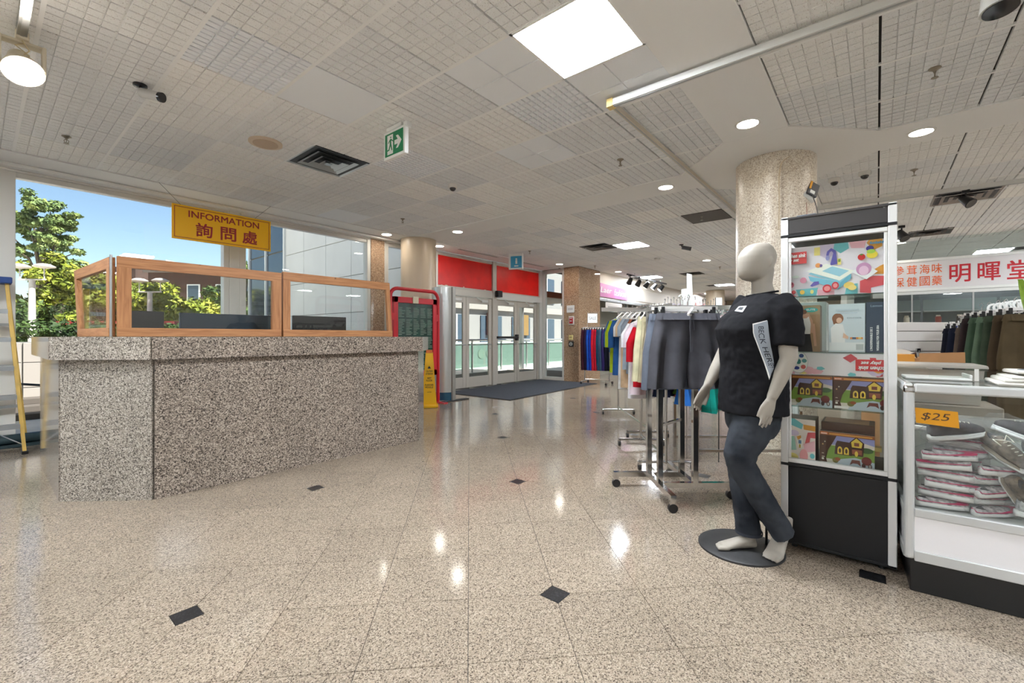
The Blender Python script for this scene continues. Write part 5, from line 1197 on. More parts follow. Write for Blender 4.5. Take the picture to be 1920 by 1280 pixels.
toyhouse(IX0 - .035, IX0 + .193, .04, .06, .823, .998, 'left building toy box with a brown house picture on the third shelf'); toyhouse(IX0 + .197, IX0 + .455, .04, .06, .823, .998, 'right building toy box with a brown house picture on the third shelf')
toyhouse(IX0 + .135, IX0 + .375, .05, .06, .502, .69, 'building toy box standing on the bottom of the tower'); 
t, w, h = carton(IX0 + .135, IX0 + .375, .13, .2, .502, .73, 'plain brown carton behind the bottom building toy box', mat((92, 60, 44), .6)); MB().box(-w * .45, w * .4, .02, .18, h, h + .001).build('tape', mat((150, 100, 70), .5), t)
t, w, h = carton(IX0 - .03, IX0 + .115, .04, .18, .502, .745, 'pink patterned toy box standing on end at the bottom left of the tower', mat((90, 66, 56), .5))
printed('printed_front', t, (-w / 2, 0, 0), ux, uz, w, h, [('r', (0, 0, 1, 1), (240, 226, 218)), ('p', [(.1, 1), (.30, 1), (.60, .88), (.55, .76), (.2, .84)], PINKS['teal']), ('p', [(.60, .88), (1, .86), (1, .74), (.62, .76)], PINKS['och']), ('p', [(0, .86), (.22, .80), (0, .70)], PINKS['rose']), ('p', [(.75, .70), (1, .72), (1, .58), (.84, .58), (.80, .44), (.66, .44)], PINKS['rose']), ('p', [(0, .56), (.30, .58), (.38, .26), (.0, .22)], (160, 200, 186)), ('p', [(.6, .42), (.98, .52), (1, .28), (.66, .22)], PINKS['pink']), ('c', (.62, .14, .14, .16), (234, 160, 160)), ('c', (.9, .16, .08, .06), PINKS['teal']), ('p', [(0, 0), (.14, .12), (0, .16)], PINKS['och']), ('c', (.24, .08, .2, .1), PINKS['yel']), ('c', (.3, .66, .16, .07), PINKS['lil']), ('p', [(.36, .56), (.50, .64), (.60, .50), (.54, .30), (.44, .34)], (250, 244, 236)), ('p', [(.38, .58), (.52, .62), (.54, .56), (.42, .50)], (214, 150, 60)), ('r', (.44, .42, .54, .50), (110, 150, 190)), ('r', (.46, .32, .52, .40), (206, 176, 60))])
MB().box(IX1 - .07, IX1 - .01, .1, .16, .60, .622).build('door_latch', mat((190, 170, 110), .3, .8), tw)
# box on the tower roof with cables up to the light fitting on the column
t = thing('control_box', 'small grey control box on top of the display tower', 'box', tloc(.10, .25, 1.908), TRZ); MB().rbox(-.05, .05, -.03, .05, 0, .055, .004).build('case', mat((90, 100, 110), .5), t); MB().rbox(.0, .045, -.034, -.03, .008, .046, .002, 1).build('label_plate', SIGNW, t)
fx_ = thing('column_floodlight', 'white tilted floodlight with black back fixed to the granite column', 'floodlight', (5.05, .62, 2.56), VIEWROT)
k_ = at(1510, 4.62); fx_.location = (k_[0], k_[1], EYE + (HORIZON - 366) / F_PX * 4.62)
b = MB(); b.rbox(-.07, .07, -.09, .09, -.11, .11, .012); b.xf(Matrix.Rotation(.5, 4, 'Y') @ Matrix.Rotation(-.35, 4, 'X')); b.build('housing', WHITEM, fx_)
b = MB(); b.rbox(-.055, .055, -.11, -.088, -.085, .085, .006); b.xf(Matrix.Rotation(.5, 4, 'Y') @ Matrix.Rotation(-.35, 4, 'X')); b.build('back_plate', mat((70, 70, 74), .5), fx_)
b = MB(); b.rbox(-.05, -.03, -.116, -.109, -.02, .08, .001, 1); b.xf(Matrix.Rotation(.5, 4, 'Y') @ Matrix.Rotation(-.35, 4, 'X')); b.build('yellow_sticker', mat((226, 160, 40), .5), fx_)
b = MB(); b.rbox(-.03, .02, -.115, -.109, -.07, -.03, .001, 1); b.xf(Matrix.Rotation(.5, 4, 'Y') @ Matrix.Rotation(-.35, 4, 'X')); b.build('white_sticker', SIGNW, fx_)
b = MB(); b.beam((0, .02, 0), (-.10, .22, .02), .03, .03); b.build('wall_bracket', WHITEM, fx_)
def cable(pts, r, m, lab):
    P = [Vector((*at(px, d), EYE + (HORIZON - py) / F_PX * d)) for px, py, d in pts]; Q = []
    for i in range(len(P) - 1):
        a, b_, c, e = P[max(i - 1, 0)], P[i], P[i + 1], P[min(i + 2, len(P) - 1)]
        for k in range(6):
            t = k / 6; Q.append(.5 * ((2 * b_) + (c - a) * t + (2 * a - 5 * b_ + 4 * c - e) * t * t + (3 * b_ - a - 3 * c + e) * t ** 3))
    b = MB(); b.tube([q[:] for q in Q + [P[-1]]], r, 7); o = b.build('cable', m, smooth=True); tag(o, lab, 'cable'); return o
cable([(1508, 282, 4.56), (1470, 300, 4.50), (1461, 330, 4.48), (1461, 380, 4.48), (1460, 430, 4.48)], .006, mat((196, 178, 150), .5), 'beige cable running down the granite column')
cable([(1496, 284, 4.55), (1505, 305, 4.56), (1512, 330, 4.58), (1511, 350, 4.58)], .005, SIGNW, 'white cable from the ceiling to the floodlight'); cable([(1515, 290, 4.62), (1514, 320, 4.62), (1512, 352, 4.6)], .005, BLACK, 'black cable from the ceiling to the floodlight')
cable([(1512, 380, 4.5), (1513, 400, 3.4), (1512, 402, 2.75)], .004, mat((150, 110, 90), .5), 'brown cable from the floodlight to the control box')
cable([(1523, 365, 4.6), (1530, 385, 3.6), (1533, 401, 2.75)], .004, BLACK, 'black cable running down to the tower roof')

# ================================================================== glass sales counter with bagged shoes
GX, GY = 2.835, -.10; GRZ = math.atan2(-.998, .055)
gc = thing('glass_counter', 'glass sales counter with silver frame, white panel and black plinth', 'display case', (GX, GY, 0), GRZ)
GW, GD, GH = 1.5, .52, 1.0
GF = mat((206, 208, 208), .3, .35)
def gb(nm, x0, x1, y0, y1, z0, z1, m, r=.004, seg=2): return MB().rbox(x0, x1, y0, y1, z0, z1, r, seg).build(nm, m, gc)
for y0 in (0, GD - .04): gb('corner_post', 0, .04, y0, y0 + .04, .16, GH - .01, GF, .014, 3)
gb('corner_cap', -.002, .042, -.002, .042, GH - .05, GH - .012, CHROME, .012, 3)
gb('top_rail', .038, GW, 0, .035, GH - .045, GH - .003, GF, .008); gb('top_rail', .0, .035, .038, GD - .038, GH - .045, GH - .003, GF, .008); gb('top_rail', .038, GW, GD - .035, GD, GH - .045, GH - .003, GF)
gb('middle_rail', .038, GW, .001, .03, .365, .405, GF); gb('bottom_rail', .038, GW, .001, .035, .155, .205, GF); gb('side_rail', .001, .03, .038, GD - .038, .365, .405, GF); gb('side_bottom_rail', .001, .035, .038, GD - .038, .155, .205, GF)
gb('white_panel', .03, GW, .008, .02, .2, .37, mat((240, 238, 240), .35)); gb('side_panel', .008, .02, .03, GD - .03, .2, .37, mat((240, 238, 240), .35)); gb('deck', .02, GW, .02, GD - .02, .385, .40, mat((200, 200, 198), .4))
gb('plinth', .025, GW, .03, GD - .03, 0, .16, mat((18, 19, 21), .35)); gb('rear_panel', .02, GW, GD - .018, GD - .008, .2, .80, mat((214, 210, 206), .4))
MB().box(.038, GW, .012, .017, .40, GH - .045).build('front_glass', TG, gc); MB().box(.012, .017, .036, GD - .036, .40, GH - .045).build('side_glass', TG, gc); MB().box(.01, GW, .01, GD - .01, GH - .010, GH - .002).build('top_glass', TG, gc)
MB().box(.02, GW, .23, .235, .40, .78).build('inner_shelf_edge', GLASS, gc)
def gloc(x, y, z): c, s = math.cos(GRZ), math.sin(GRZ); return (GX + x * c - y * s, GY + x * s + y * c, z)
t = thing('price_note', 'orange paper note reading $25 taped inside the glass counter', 'note', gloc(.045, .021, .80), GRZ); b = MB(); b.add([(.0, 0, .01), (.148, 0, -.0), (.143, 0, .075), (-.003, 0, .082), (0, .0006, .01), (.148, .0006, 0), (.143, .0006, .075), (-.003, .0006, .082)], [(0, 1, 2, 3), (7, 6, 5, 4), (0, 4, 5, 1), (1, 5, 6, 2), (2, 6, 7, 3), (3, 7, 4, 0)]); b.build('paper', mat((250, 170, 24), .7), t)
text('$25', .10, .038, (.018, -.0006, .024), ux, uz, mat((90, 60, 40), .7), t, italic=.2)
# shoes
BAG = glass_mat('clear_bag', (252, 252, 252), 1.16, .15, .05, (244, 244, 246))
SOLEW = mat((236, 234, 234), .5); 
def foot_outline(f):   # half width left and right along the length 0..1
    return .030 + .014 * math.sin(PI * min(f * 1.15, 1)) * (1 if f > .45 else .75) - (.022 * max(0, (f - .86) / .14) ** 2) - .012 * max(0, (.10 - f) / .10) ** 2
def make_shoe(upper, accent, kind, L=.26):
    """one shoe along local x (heel at -L/2), sole on z=0"""
    parts = []; N = 16
    def ring(f, z0, z1, sc, n=14):
        x = (f - .5) * L; w = foot_outline(f) * sc; return [(x, w * math.cos(2 * PI * i / n), (z0 + z1) / 2 + (z1 - z0) / 2 * math.sin(2 * PI * i / n)) for i in range(n)]
    b = MB(); b.loft([[(p[0], p[1], max(p[2], 0)) for p in ring(.005 + .99 * k / N, .0, (.030 if kind != 'slip' else .046) + .006 * (1 - k / N), 1.06)] for k in range(N + 1)]); parts.append(('sole', b, SOLEW))
    b = MB(); b.loft([ring(.01 + .98 * k / N, .018 if kind != 'slip' else .040, .034 if kind != 'slip' else .052, 1.085 if kind != 'slip' else 1.03) for k in range(N + 1)]); parts.append(('sole_stripe', b, mat(accent, .5)))
    b = MB(); hs = []
    for k in range(N + 1):
        f = .02 + .96 * k / N; h = (.085 if kind != 'slip' else .026) * (1 - f) ** .5 + .040 if f > .25 else (.098 if kind != 'slip' else .064) - .05 * (.25 - f) * .3
        hs.append((f, h))
    b.loft([ring(f, .024, max(h, .045), .98) for f, h in hs]); parts.append(('upper', b, mat(upper, .8, var=.4, vscale=40, bump=.4, bscale=300)))
    b = MB(); b.loft([[((.06 + .28 * k / 6 - .5) * L, .020 * math.cos(2 * PI * i / 10) * math.sin(PI * (k + .4) / 6.8), (.094 if kind != 'slip' else .062) + .004 * math.sin(2 * PI * i / 10) - .006 * k / 6) for i in range(10)] for k in range(7)]); parts.append(('insole', b, mat((60, 56, 60), .8)))
    if kind != 'slip':
        b = MB()
        for k in range(5):
            f = .40 + .075 * k; z = .085 * (1 - f) ** .5 + .036; x = (f - .5) * L
            b.tube([(x, -.022, z - .008), (x + .008, 0, z + .004), (x, .022, z - .008)], .003, 6)
        b.tube([((.40 - .5) * L, 0, .105), (-.05, .03, .118), (-.01, .035, .10), (-.03, .0, .108), (-.05, -.035, .112), (-.01, -.03, .098)], .003, 6)
        parts.append(('laces', b, mat((226, 220, 206), .7)))
    return parts
SHOEP = {}
def place_shoe(kind, key, loc, rot, lab, bag=True, sc=1.0):
    if key not in SHOEP:
        SHOEP[key] = []
        for nm, b, m in make_shoe(*key, kind):
            me = b.mesh(nm); me.materials.append(m); bm = bmesh.new(); bm.from_mesh(me); bmesh.ops.recalc_face_normals(bm, faces=bm.faces[:]); bm.to_mesh(me); bm.free()
            me.polygons.foreach_set('use_smooth', [True] * len(me.polygons)); SHOEP[key].append((nm, me))
        rg = random.Random(len(SHOEP)); b = MB(); rings = []
        for k in range(11):
            x = -.165 + .033 * k; e = math.sin(PI * min(max((k + .35) / 10.7, 0), 1)) ** .4
            rings.append([(x, (.066 * e + rg.uniform(-.008, .008)) * math.cos(2 * PI * i / 12), .05 + (.064 * e + rg.uniform(-.008, .008)) * math.sin(2 * PI * i / 12)) for i in range(12)])
        b.loft(rings); me = b.mesh('plastic_bag'); me.materials.append(BAG); SHOEP[key].append(('plastic_bag', me))
    t = thing('shoe', lab, 'shoe', loc, 0, 'bagged shoes in the glass counter'); t.rotation_euler = rot; t.scale = (sc, sc, sc)
    for nm, me in SHOEP[key]: link(nm, me, t)
    return t
PK = ((214, 204, 208), (196, 36, 96)); DK = ((74, 66, 70), (226, 224, 224)); WT = ((206, 204, 204), (236, 234, 232)); GN = ((92, 88, 88), (150, 170, 90)); BR = ((128, 112, 98), (150, 136, 120))
rg = random.Random(21); ordn = ['lowest', 'second lowest', 'third', 'fourth', 'fifth', 'sixth', 'top']
# left pile of flat pink-soled shoes, lying lengthways behind the glass
for col, (x, nm) in enumerate(((.155, 'front'), (.215, 'rear'))):
    for k in range(7):
        z = .403 + .047 * k; y_ = .085 if col == 0 else .19
        if col == 0 and k > 5: continue
        place_shoe('slip', PK, gloc(x + rg.uniform(-.02, .025), y_ + rg.uniform(-.01, .01), z), (rg.uniform(-.10, .16), rg.uniform(-.10, .10), GRZ + rg.choice((0, PI)) + rg.uniform(-.16, .16)), 'pink and white bagged shoe, %s in the %s stack at the left' % (ordn[k], nm), sc=.74)
for k in range(5): place_shoe('slip', PK, gloc(.335 + rg.uniform(-.015, .015), .115 + .02 * (k % 2), .403 + .046 * k), (rg.uniform(.0, .3), rg.uniform(-.15, .15), GRZ + .5 + rg.uniform(-.3, .3)), 'pink and white bagged shoe, %s in the right stack of pink shoes' % ordn[k], sc=.70)
SN = [(.20, .13, .735, DK, (.15, -.15, GRZ + .4), 'black and white bagged sneaker on top of the pink shoes, right of the note'), (.13, .19, .745, WT, (.0, .1, GRZ + .1), 'white bagged sneaker behind the orange note'),
      (.36, .13, .66, BR, (.3, .45, GRZ - .9), 'brown laced sneaker leaning right of the pink shoes'), (.395, .12, .50, BR, (1.25, 1.0, GRZ + .2), 'taupe sole standing on edge beside the pink shoes'),
      (.48, .10, .42, WT, (.1, .1, GRZ + .3), 'white bagged shoe lying flat on the counter floor'), (.47, .14, .50, DK, (.9, -.3, GRZ - .6), 'dark bagged sneaker tipped on its side'), (.46, .10, .58, WT, (.6, .5, GRZ + .7), 'white bagged sneaker with pale sole showing'),
      (.52, .13, .70, GN, (.2, -.2, GRZ + .2), 'grey sneaker with green flash near the top'), (.57, .15, .80, WT, (-.2, .1, GRZ - .2), 'white sneaker at the very top of the heap'), (.55, .09, .60, WT, (.95, .5, GRZ - .5), 'white laced sneaker showing its tied laces'),
      (.60, .10, .43, WT, (.2, 0, GRZ - .4), 'white bagged shoe low at the right edge of the picture'), (.66, .12, .52, DK, (.5, .4, GRZ + .8), 'dark sneaker cut by the right picture edge'), (.67, .12, .68, WT, (.4, .2, GRZ + .4), 'white sneaker cut by the right picture edge'),
      (.42, .16, .75, DK, (.1, -.3, GRZ + 2.6), 'dark sneaker heel up behind the brown laced one'), (.64, .16, .77, GN, (.3, .3, GRZ + 1.2), 'grey-green sneaker high at the right edge')]
for x, y_, z, key, r, lab in SN: place_shoe('lace', key, gloc(x, y_, z), r, lab, sc=.86)
# on and behind the counter
CB = mat((176, 128, 84), .8, var=.08, vscale=6)
PLA = glass_mat('frosted_plastic', (236, 234, 230), 1.3, .25, .45, (226, 222, 214))
t = thing('plastic_bin', 'frosted plastic storage bin with lid behind the glass counter', 'storage bin', gloc(.22, .70, .835), GRZ)
b = MB(); b.loft([[(sx_ * (w + .0), .14 + sy_ * d_, z) for sx_, sy_ in ((-1, -1), (1, -1), (1, 1), (-1, 1))] for z, w, d_ in ((0, .165, .13), (.20, .18, .14))]); b.build('tub', PLA, t); MB().rbox(-.195, .195, -.015, .295, .195, .225, .012).build('lid', PLA, t); MB().rbox(-.15, .1, .03, .24, .01, .13, .02).build('contents', mat((196, 150, 120), .8), t)
MB().rbox(-.25, .25, -.02, .34, -.80, -.005, .006).build('support_crate', mat((150, 140, 128), .7), t)
def at3(px, py, d): return (*at(px, d), EYE + (HORIZON - py) / F_PX * d)
def boxat(px0, px1, py0, py1, d, dp, nm, lab, m, cat='box', rz=0.0):
    x0, x1 = (px0 - 960) / F_PX * d, (px1 - 960) / F_PX * d; zt, zb_ = EYE + (HORIZON - py0) / F_PX * d, EYE + (HORIZON - py1) / F_PX * d
    t = thing(nm, lab, cat, (*at((px0 + px1) / 2, d), zb_), VIEWROT + rz); MB().rbox(-(x1 - x0) / 2, (x1 - x0) / 2, 0, dp, 0, zt - zb_, .003, 1).build('case', m, t); return t, x1 - x0, zt - zb_
t, w, h = boxat(1724, 1797, 672, 700, 3.4, .3, 'cardboard_box', 'open brown cardboard box behind the storage bin', CB); MB().beam((-w / 2, .0, h), (w / 2, -.05, h + .01), .004, .08).build('flap', CB, t); MB().box(-w / 2, w / 2, 0, .3, -.72, 0).build('lower_carton', CB, t)
t, w, h = boxat(1660, 1704, 688, 712, 2.9, .2, 'cardboard_box', 'small kraft box with faint print beside the tower', mat((206, 186, 160), .8)); MB().box(-w * .4, w * .4, -.001, 0, h * .3, h * .7).build('print', mat((186, 164, 138), .8), t); MB().box(-w / 2, w / 2, 0, .2, -.93, 0).build('lower_carton', CB, t)
t, w, h = boxat(1660, 1716, 664, 690, 3.2, .2, 'amber_bag', 'amber translucent bag right of the tower', mat((206, 140, 50), .3), 'bag'); MB().box(-w / 2, w / 2, 0, .2, -.98, 0).build('support_stand', mat((120, 110, 100), .7), t)
t = thing('white_bag', 'white and brown folded bag with strap right of the tower', 'bag', at3(1690, 690, 3.5), VIEWROT); b = MB(); b.loft([[(x, y, z) for x, y, z in ((-w_, 0, z_), (w_ * .8, 0, z_), (w_ * .8, .22, z_), (-w_, .22, z_))] for z_, w_ in ((0, .17), (.08, .16), (.13, .10), (.15, .03))]); b.build('body', mat((222, 212, 200), .7), t); b = MB(); b.tube([(-.1, -.01, .03), (.0, -.02, .08), (.10, -.01, .12), (.14, .02, .05), (.15, .02, -.02)], .008, 6); b.build('strap', mat((70, 50, 46), .7), t, smooth=True); b = MB(); b.box(-.15, .13, .02, .2, -1.0, 0); b.build('support_stand', mat((150, 120, 90), .8), t)
# white cloth pile at the right edge of the counter
WCL = mat((226, 222, 214), .8); 
t = thing('folded_white_bags', 'pile of white folded bags on the right end of the counter', 'bags', gloc(.50, .22, 1.0), GRZ); rgp = random.Random(4)
for k in range(4):
    b = MB(); b.rbox(-.17 + .02 * k, .25, -.12, .12, .016 * k, .016 * k + .017, .008); 
    b.v = [(x, y, z + .005 * math.sin(19 * x + 3 * k) + .004 * math.sin(23 * y + k)) for x, y, z in b.v]; b.build('folded_bag', WCL, t, smooth=True)
t = thing('cap', 'grey-green cap with dark brim on the pile of white bags', 'cap', gloc(.60, .22, 1.065), GRZ + .4); b = MB(); b.lathe([(.10, 0), (.102, .03), (.085, .075), (.05, .105), (.01, .115)], n=22); b.build('crown', mat((150, 150, 130), .8), t, smooth=True); b = MB(); b.loft([[(-.02 - .10 * math.cos(a) - (.09 if math.cos(a) > 0 else 0) * math.cos(a), .10 * math.sin(a), z) for a in [2 * PI * i / 24 for i in range(24)]] for z in (.0, .006)]); b.build('brim', mat((64, 70, 78), .7), t, smooth=True)
t = thing('glass_riser', 'small clear acrylic riser on the glass counter', 'riser', gloc(.13, .30, 1.0), GRZ); MB().box(-.005, .34, 0, .004, 0, .05).build('front', TG, t); MB().box(-.005, .34, 0, .14, .05, .054).build('shelf', TG, t); MB().box(.16, .175, -.003, .001, 0, .06).build('clip', WHITE, t)
t = thing('white_tray', 'white tray lying on the glass counter left end', 'tray', gloc(.10, .36, 1.0), GRZ); MB().rbox(-.07, .18, -.08, .10, 0, .012, .004).build('tray', SIGNW, t); MB().rbox(.17, .18, -.08, .10, .012, .03, .002, 1).build('rim', SIGNW, t)
# green leaf cut by the right picture edge
t = thing('leafy_plant', 'green pointed leaf reaching in at the right picture edge', 'plant', gloc(.62, .40, 1.0), 0); b = MB()
Lf = [at3(1960, 700, 2.4), at3(1950, 640, 2.4), at3(1936, 580, 2.4), at3(1913, 523, 2.4)]; wd = [.004, .05, .045, .002]; R_ = []
rv = Vector((SA, -CA, 0))
for k in range(13):
    f = k / 12 * 3; i = min(int(f), 2); q = f - i; c = Vector(Lf[i]).lerp(Vector(Lf[i + 1]), q); w_ = .052 * math.sin(PI * (k + .6) / 13.2) ** .7; R_.append((c, w_))
vs = []; 
for c, w_ in R_: vs += [tuple(c - rv * w_), tuple(c + Vector((CA, SA, 0)) * .012), tuple(c + rv * w_), tuple(c + Vector((CA, SA, 0)) * .014)]
b.add(vs, [(4 * k + j, 4 * k + (j + 1) % 4, 4 * k + 4 + (j + 1) % 4, 4 * k + 4 + j) for k in range(12) for j in range(4)]); b.build('leaf', mat((122, 150, 40), .45, var=.2, vscale=20), t, smooth=True, world=True)
b = MB(); b.tube([Lf[0], (Vector(Lf[0]) + Vector((.03, -.05, -.1)))[:], tuple(gloc(.62, .40, 1.1))], .006, 6); b.build('stem', mat((96, 120, 50), .6), t, smooth=True, world=True); b = MB(); b.lathe([(.05, 0), (.065, .11), (.055, .11), (.05, .02)], n=20); b.build('pot', mat((150, 90, 60), .7), t, smooth=True)

# ================================================================== shops behind
# slatwall gondola
sl = thing('slatwall_panel', 'white slatwall panel standing behind the counter', 'slatwall', (*at(1735, 4.6), 0), VIEWROT - .03)
s0, s1 = (1640 - 1735) / F_PX * 4.6, (1777 - 1735) / F_PX * 4.6
MB().box(s0, s1, .012, .03, 0, 1.37).build('backing', mat((120, 112, 106), .7), sl)
for k in range(13): MB().rbox(s0, s1, 0, .014, .02 + .105 * k, .118 + .105 * k if k < 12 else 1.37, .003, 1).build('slat', mat((236, 232, 228), .45), sl)
MB().rbox(s1 + .035, s1 + .07, 0, .03, 0, 1.375, .003).build('end_post', SIGNW, sl); b = MB(); b.loft([[(s1, .0, z), (s1 + .035, -.005, z), (s1 + .035, .02, z), (s1, .02, z)] for z in (.3, 1.2)]); b.build('dark_edge', mat((54, 56, 58), .6), sl)
MB().rbox(-.10, -.06, -.02, 0, 1.06, 1.10, .004).build('hook_plate', CHROME, sl); b = MB(); b.cyl((-.08, -.02, 1.08), (-.08, -.02, .72), .006, .006, 6); b.build('hook_strip', mat((150, 146, 140), .4, .6), sl)
# trousers on the right rail
D0, D1 = at(1800, 4.35), at(1935, 3.1)
straight_rack(D0, D1, 1.42, 'chrome rail with dark green and brown trousers on the right')
angd = math.atan2(D1[1] - D0[1], D1[0] - D0[0]) + PI / 2 + .5
for k, (f, c, nm) in enumerate(((.02, (22, 24, 36), 'navy black'), (.14, (28, 32, 48), 'dark navy'), (.27, (84, 72, 64), 'taupe'), (.38, (46, 36, 36), 'very dark brown'), (.50, (66, 84, 66), 'moss green'), (.62, (86, 104, 84), 'sage green'), (.72, (56, 66, 52), 'forest green'), (.84, (66, 54, 40), 'umber'), (.96, (76, 64, 46), 'olive brown'))):
    x, y = onrail(D0, D1, f); shorts((x, y, (1.30 if k < 3 else 1.38)), angd, c, nm + ' trousers on the right rail', .17, 1.0, .055, 120 + k, 'trousers on the right rail', True, tagc=(214, 196, 180) if k == 5 else None)
for k in range(6):
    x, y = onrail(D0, D1, .55 + .08 * k); t = thing('size_ring', ORD[k] + ' white size ring from the left on the right trouser rail', 'size ring', (x, y, 1.455), math.atan2(D1[1] - D0[1], D1[0] - D0[0]) + PI / 2, 'white size rings on the right rail'); b = MB(); b.tube([(.032 * math.cos(a * PI / 8), 0, .032 * math.sin(a * PI / 8)) for a in range(16)], .009, 7, closed=True); b.build('ring', SIGNW, t, smooth=True); b = MB(); b.box(-.006, .006, -.004, .004, -.05, -.028); b.build('tab', SIGNW, t)
b = MB(); p = at(1785, 5.0); t = thing('blue_rail', 'blue rail with a white hook behind the navy trousers', 'rail', (*p, 0), VIEWROT); MB().rbox(-.05, .35, 0, .03, 1.33, 1.37, .004).build('bar', mat((40, 60, 150), .5), t); MB().rbox(.06, .075, -.01, 0, 1.2, 1.4, .003, 1).build('hook', SIGNW, t); MB().rbox(-.05, -.02, 0, .03, 0, 1.33, .004).build('upright', ALU, t)
# glass shop front with red lettering, plane X = 11.9
SX0 = 11.9
shop = struct(MB().box(SX0 + .005, SX0 + .015, -6, .5, 2.74, HC - .01).build('window_11', GLASS))
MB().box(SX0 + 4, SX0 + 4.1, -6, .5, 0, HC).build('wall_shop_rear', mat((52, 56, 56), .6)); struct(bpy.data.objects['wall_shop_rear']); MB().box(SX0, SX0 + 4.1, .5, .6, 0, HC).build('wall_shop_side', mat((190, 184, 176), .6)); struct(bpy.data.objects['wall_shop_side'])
sgn = thing('shop_sign', 'long white shop sign with red Chinese lettering', 'sign', (SX0 - .03, -.55, 2.17), -PI / 2)
SL = 5.0; SH = .53
MB().rbox(-1.2, SL, 0, .03, 0, SH, .004).build('panel', mat((226, 224, 226), .4), sgn); MB().rbox(-1.2, SL, -.006, .03, -.05, 0, .003, 1).build('lower_rail', SIGNW, sgn); MB().rbox(-1.2, SL, -.006, .03, SH, SH + .05, .003, 1).build('upper_rail', SIGNW, sgn)
def sxof(px): k = (px - 960) / F_PX; d = SX0 / (CA + k * SA); return -.55 - d * (SA - k * CA)
CR = mat((196, 30, 44), .5); ORG = mat((236, 104, 40), .5)
for ch, px0, px1 in (('明', 1780, 1819), ('暉', 1833, 1875), ('堂', 1888, 1936)):
    a, c = sxof(px0), sxof(px1); text(ch, c - a, .33, (a, -.001, .09), ux, uz, CR, sgn, bold=.012)
for row, s_ in ((.285, '參茸海味'), (.05, '保健國藥')):
    for ch, px0 in zip(s_, (1676, 1700, 1724, 1747)):
        a, c = sxof(px0), sxof(px0 + 19); text(ch, c - a, .185, (a, -.001, row), ux, uz, ORG, sgn, bold=.004)
fr_ = struct(MB().box(SX0 - .02, SX0 + .05, -6, .5, 2.06, 2.115).build('trim_10', SIGNW))
for k, px in enumerate((1710, 1825, 1960)):
    y = -(sxof(px)) - .55; o = MB().box(SX0 - .01, SX0 + .03, y - .012, y + .012, 0, 2.06).build('trim_%d' % (11 + k), ALU); struct(o)
ys = [.5, -(sxof(1710)) - .55, -(sxof(1825)) - .55, -(sxof(1960)) - .55, -6]
for k in range(4): o = MB().box(SX0 + .005, SX0 + .015, ys[k + 1] + .015, ys[k] - .015, .02, 2.05).build('window_%d' % (5 + k), GLASS); struct(o)
for k in range(3):
    t = thing('shop_shelf', 'dim %s shelf unit with bottles inside the glass shop' % ['left', 'middle', 'right'][k], 'shelf', (SX0 + 2.2, -.2 - 1.25 * k, 0), -PI / 2)
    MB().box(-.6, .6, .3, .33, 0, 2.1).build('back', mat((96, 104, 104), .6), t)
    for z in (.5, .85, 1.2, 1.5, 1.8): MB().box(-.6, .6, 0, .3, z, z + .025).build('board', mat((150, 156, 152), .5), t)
JC = [((150, 60, 40), 'red'), ((60, 110, 90), 'green'), ((200, 190, 170), 'cream'), ((90, 90, 120), 'blue-grey'), ((190, 150, 60), 'amber'), ((60, 50, 46), 'dark brown')]
for k in range(18):
    sh, lv, i = k // 6, (k // 3) % 2, k % 3; c, cn = JC[(k * 5 + k // 3) % 6]
    t = thing('jar', '%s jar, %s on the %s board of the %s dim shelf unit' % (cn, ['left', 'middle', 'right'][i], ['lower', 'upper'][lv], ['left', 'middle', 'right'][sh]), 'jar', (SX0 + 2.33, -.2 - 1.25 * sh + .35 - .35 * i, (1.225, 1.525)[lv]), 0, 'jars in the glass shop'); MB().lathe([(.05, 0), (.055, .02), (.055, .15), (.035, .17)], n=12).build('body', mat(c, .3), t, smooth=True); MB().lathe([(.04, .17), (.04, .20)], n=12).build('lid', mat((210, 200, 180), .5), t)
# pink fashion sign on the row of shops beyond the pier
ps = thing('pink_sign', 'pink shop sign with white script lettering fashion', 'sign', (11.66, 6.262, 2.40)); psx = onY(1180, 6.26) - 11.66
b = MB(); b.add([(0, 0, 0), (psx * .96, 0, 0), (psx, 0, .12), (psx * .97, 0, .34), (0, 0, .40), (0, .006, 0), (psx * .96, .006, 0), (psx, .006, .12), (psx * .97, .006, .34), (0, .006, .40)], [(0, 1, 2, 3, 4), (9, 8, 7, 6, 5)] + [(i, (i + 1) % 5, 5 + (i + 1) % 5, 5 + i) for i in range(5)]); b.build('board', mat((206, 110, 178), .4, var=.12, vscale=1.5), ps)
text('Laer', psx * .36, .17, (.03, -.001, .13), ux, uz, SIGNW, ps, italic=.2, bold=.004); text('fashion', psx * .42, .20, (psx * .45, -.001, .09), ux, uz, SIGNW, ps, italic=.3, bold=.002)
t = thing('white_panel_sign', 'plain pale round-ended sign right of the pink sign', 'sign', (14.2, 6.285, 2.42)); MB().rbox(0, 3.2, -.012, 0, 0, .42, .01).build('board', mat((226, 218, 206), .4), t); MB().rbox(.1, .5, -.016, -.012, .1, .3, .002, 1).build('emblem', mat((236, 230, 222), .4), t)
t = thing('shop_notice', 'pale hanging shop notice below the pink sign', 'sign', (12.0, 6.275, 1.98)); MB().rbox(0, 1.1, -.01, 0, 0, .28, .003, 1).build('board', mat((206, 202, 196), .5), t); MB().box(.15, .95, -.0115, -.0105, .1, .17).build('print', mat((160, 156, 150), .5), t)
for x, lab in ((.1, 0), (1.0, 0)): b = MB(); b.tube([(x, -.005, .28), (x, -.005, .40)], .004, 5); b.build('wire', WIRE, t)
column('column', (19.6, 5.2), .36, mat((206, 188, 164), .4), 'cream round column far down the hall')
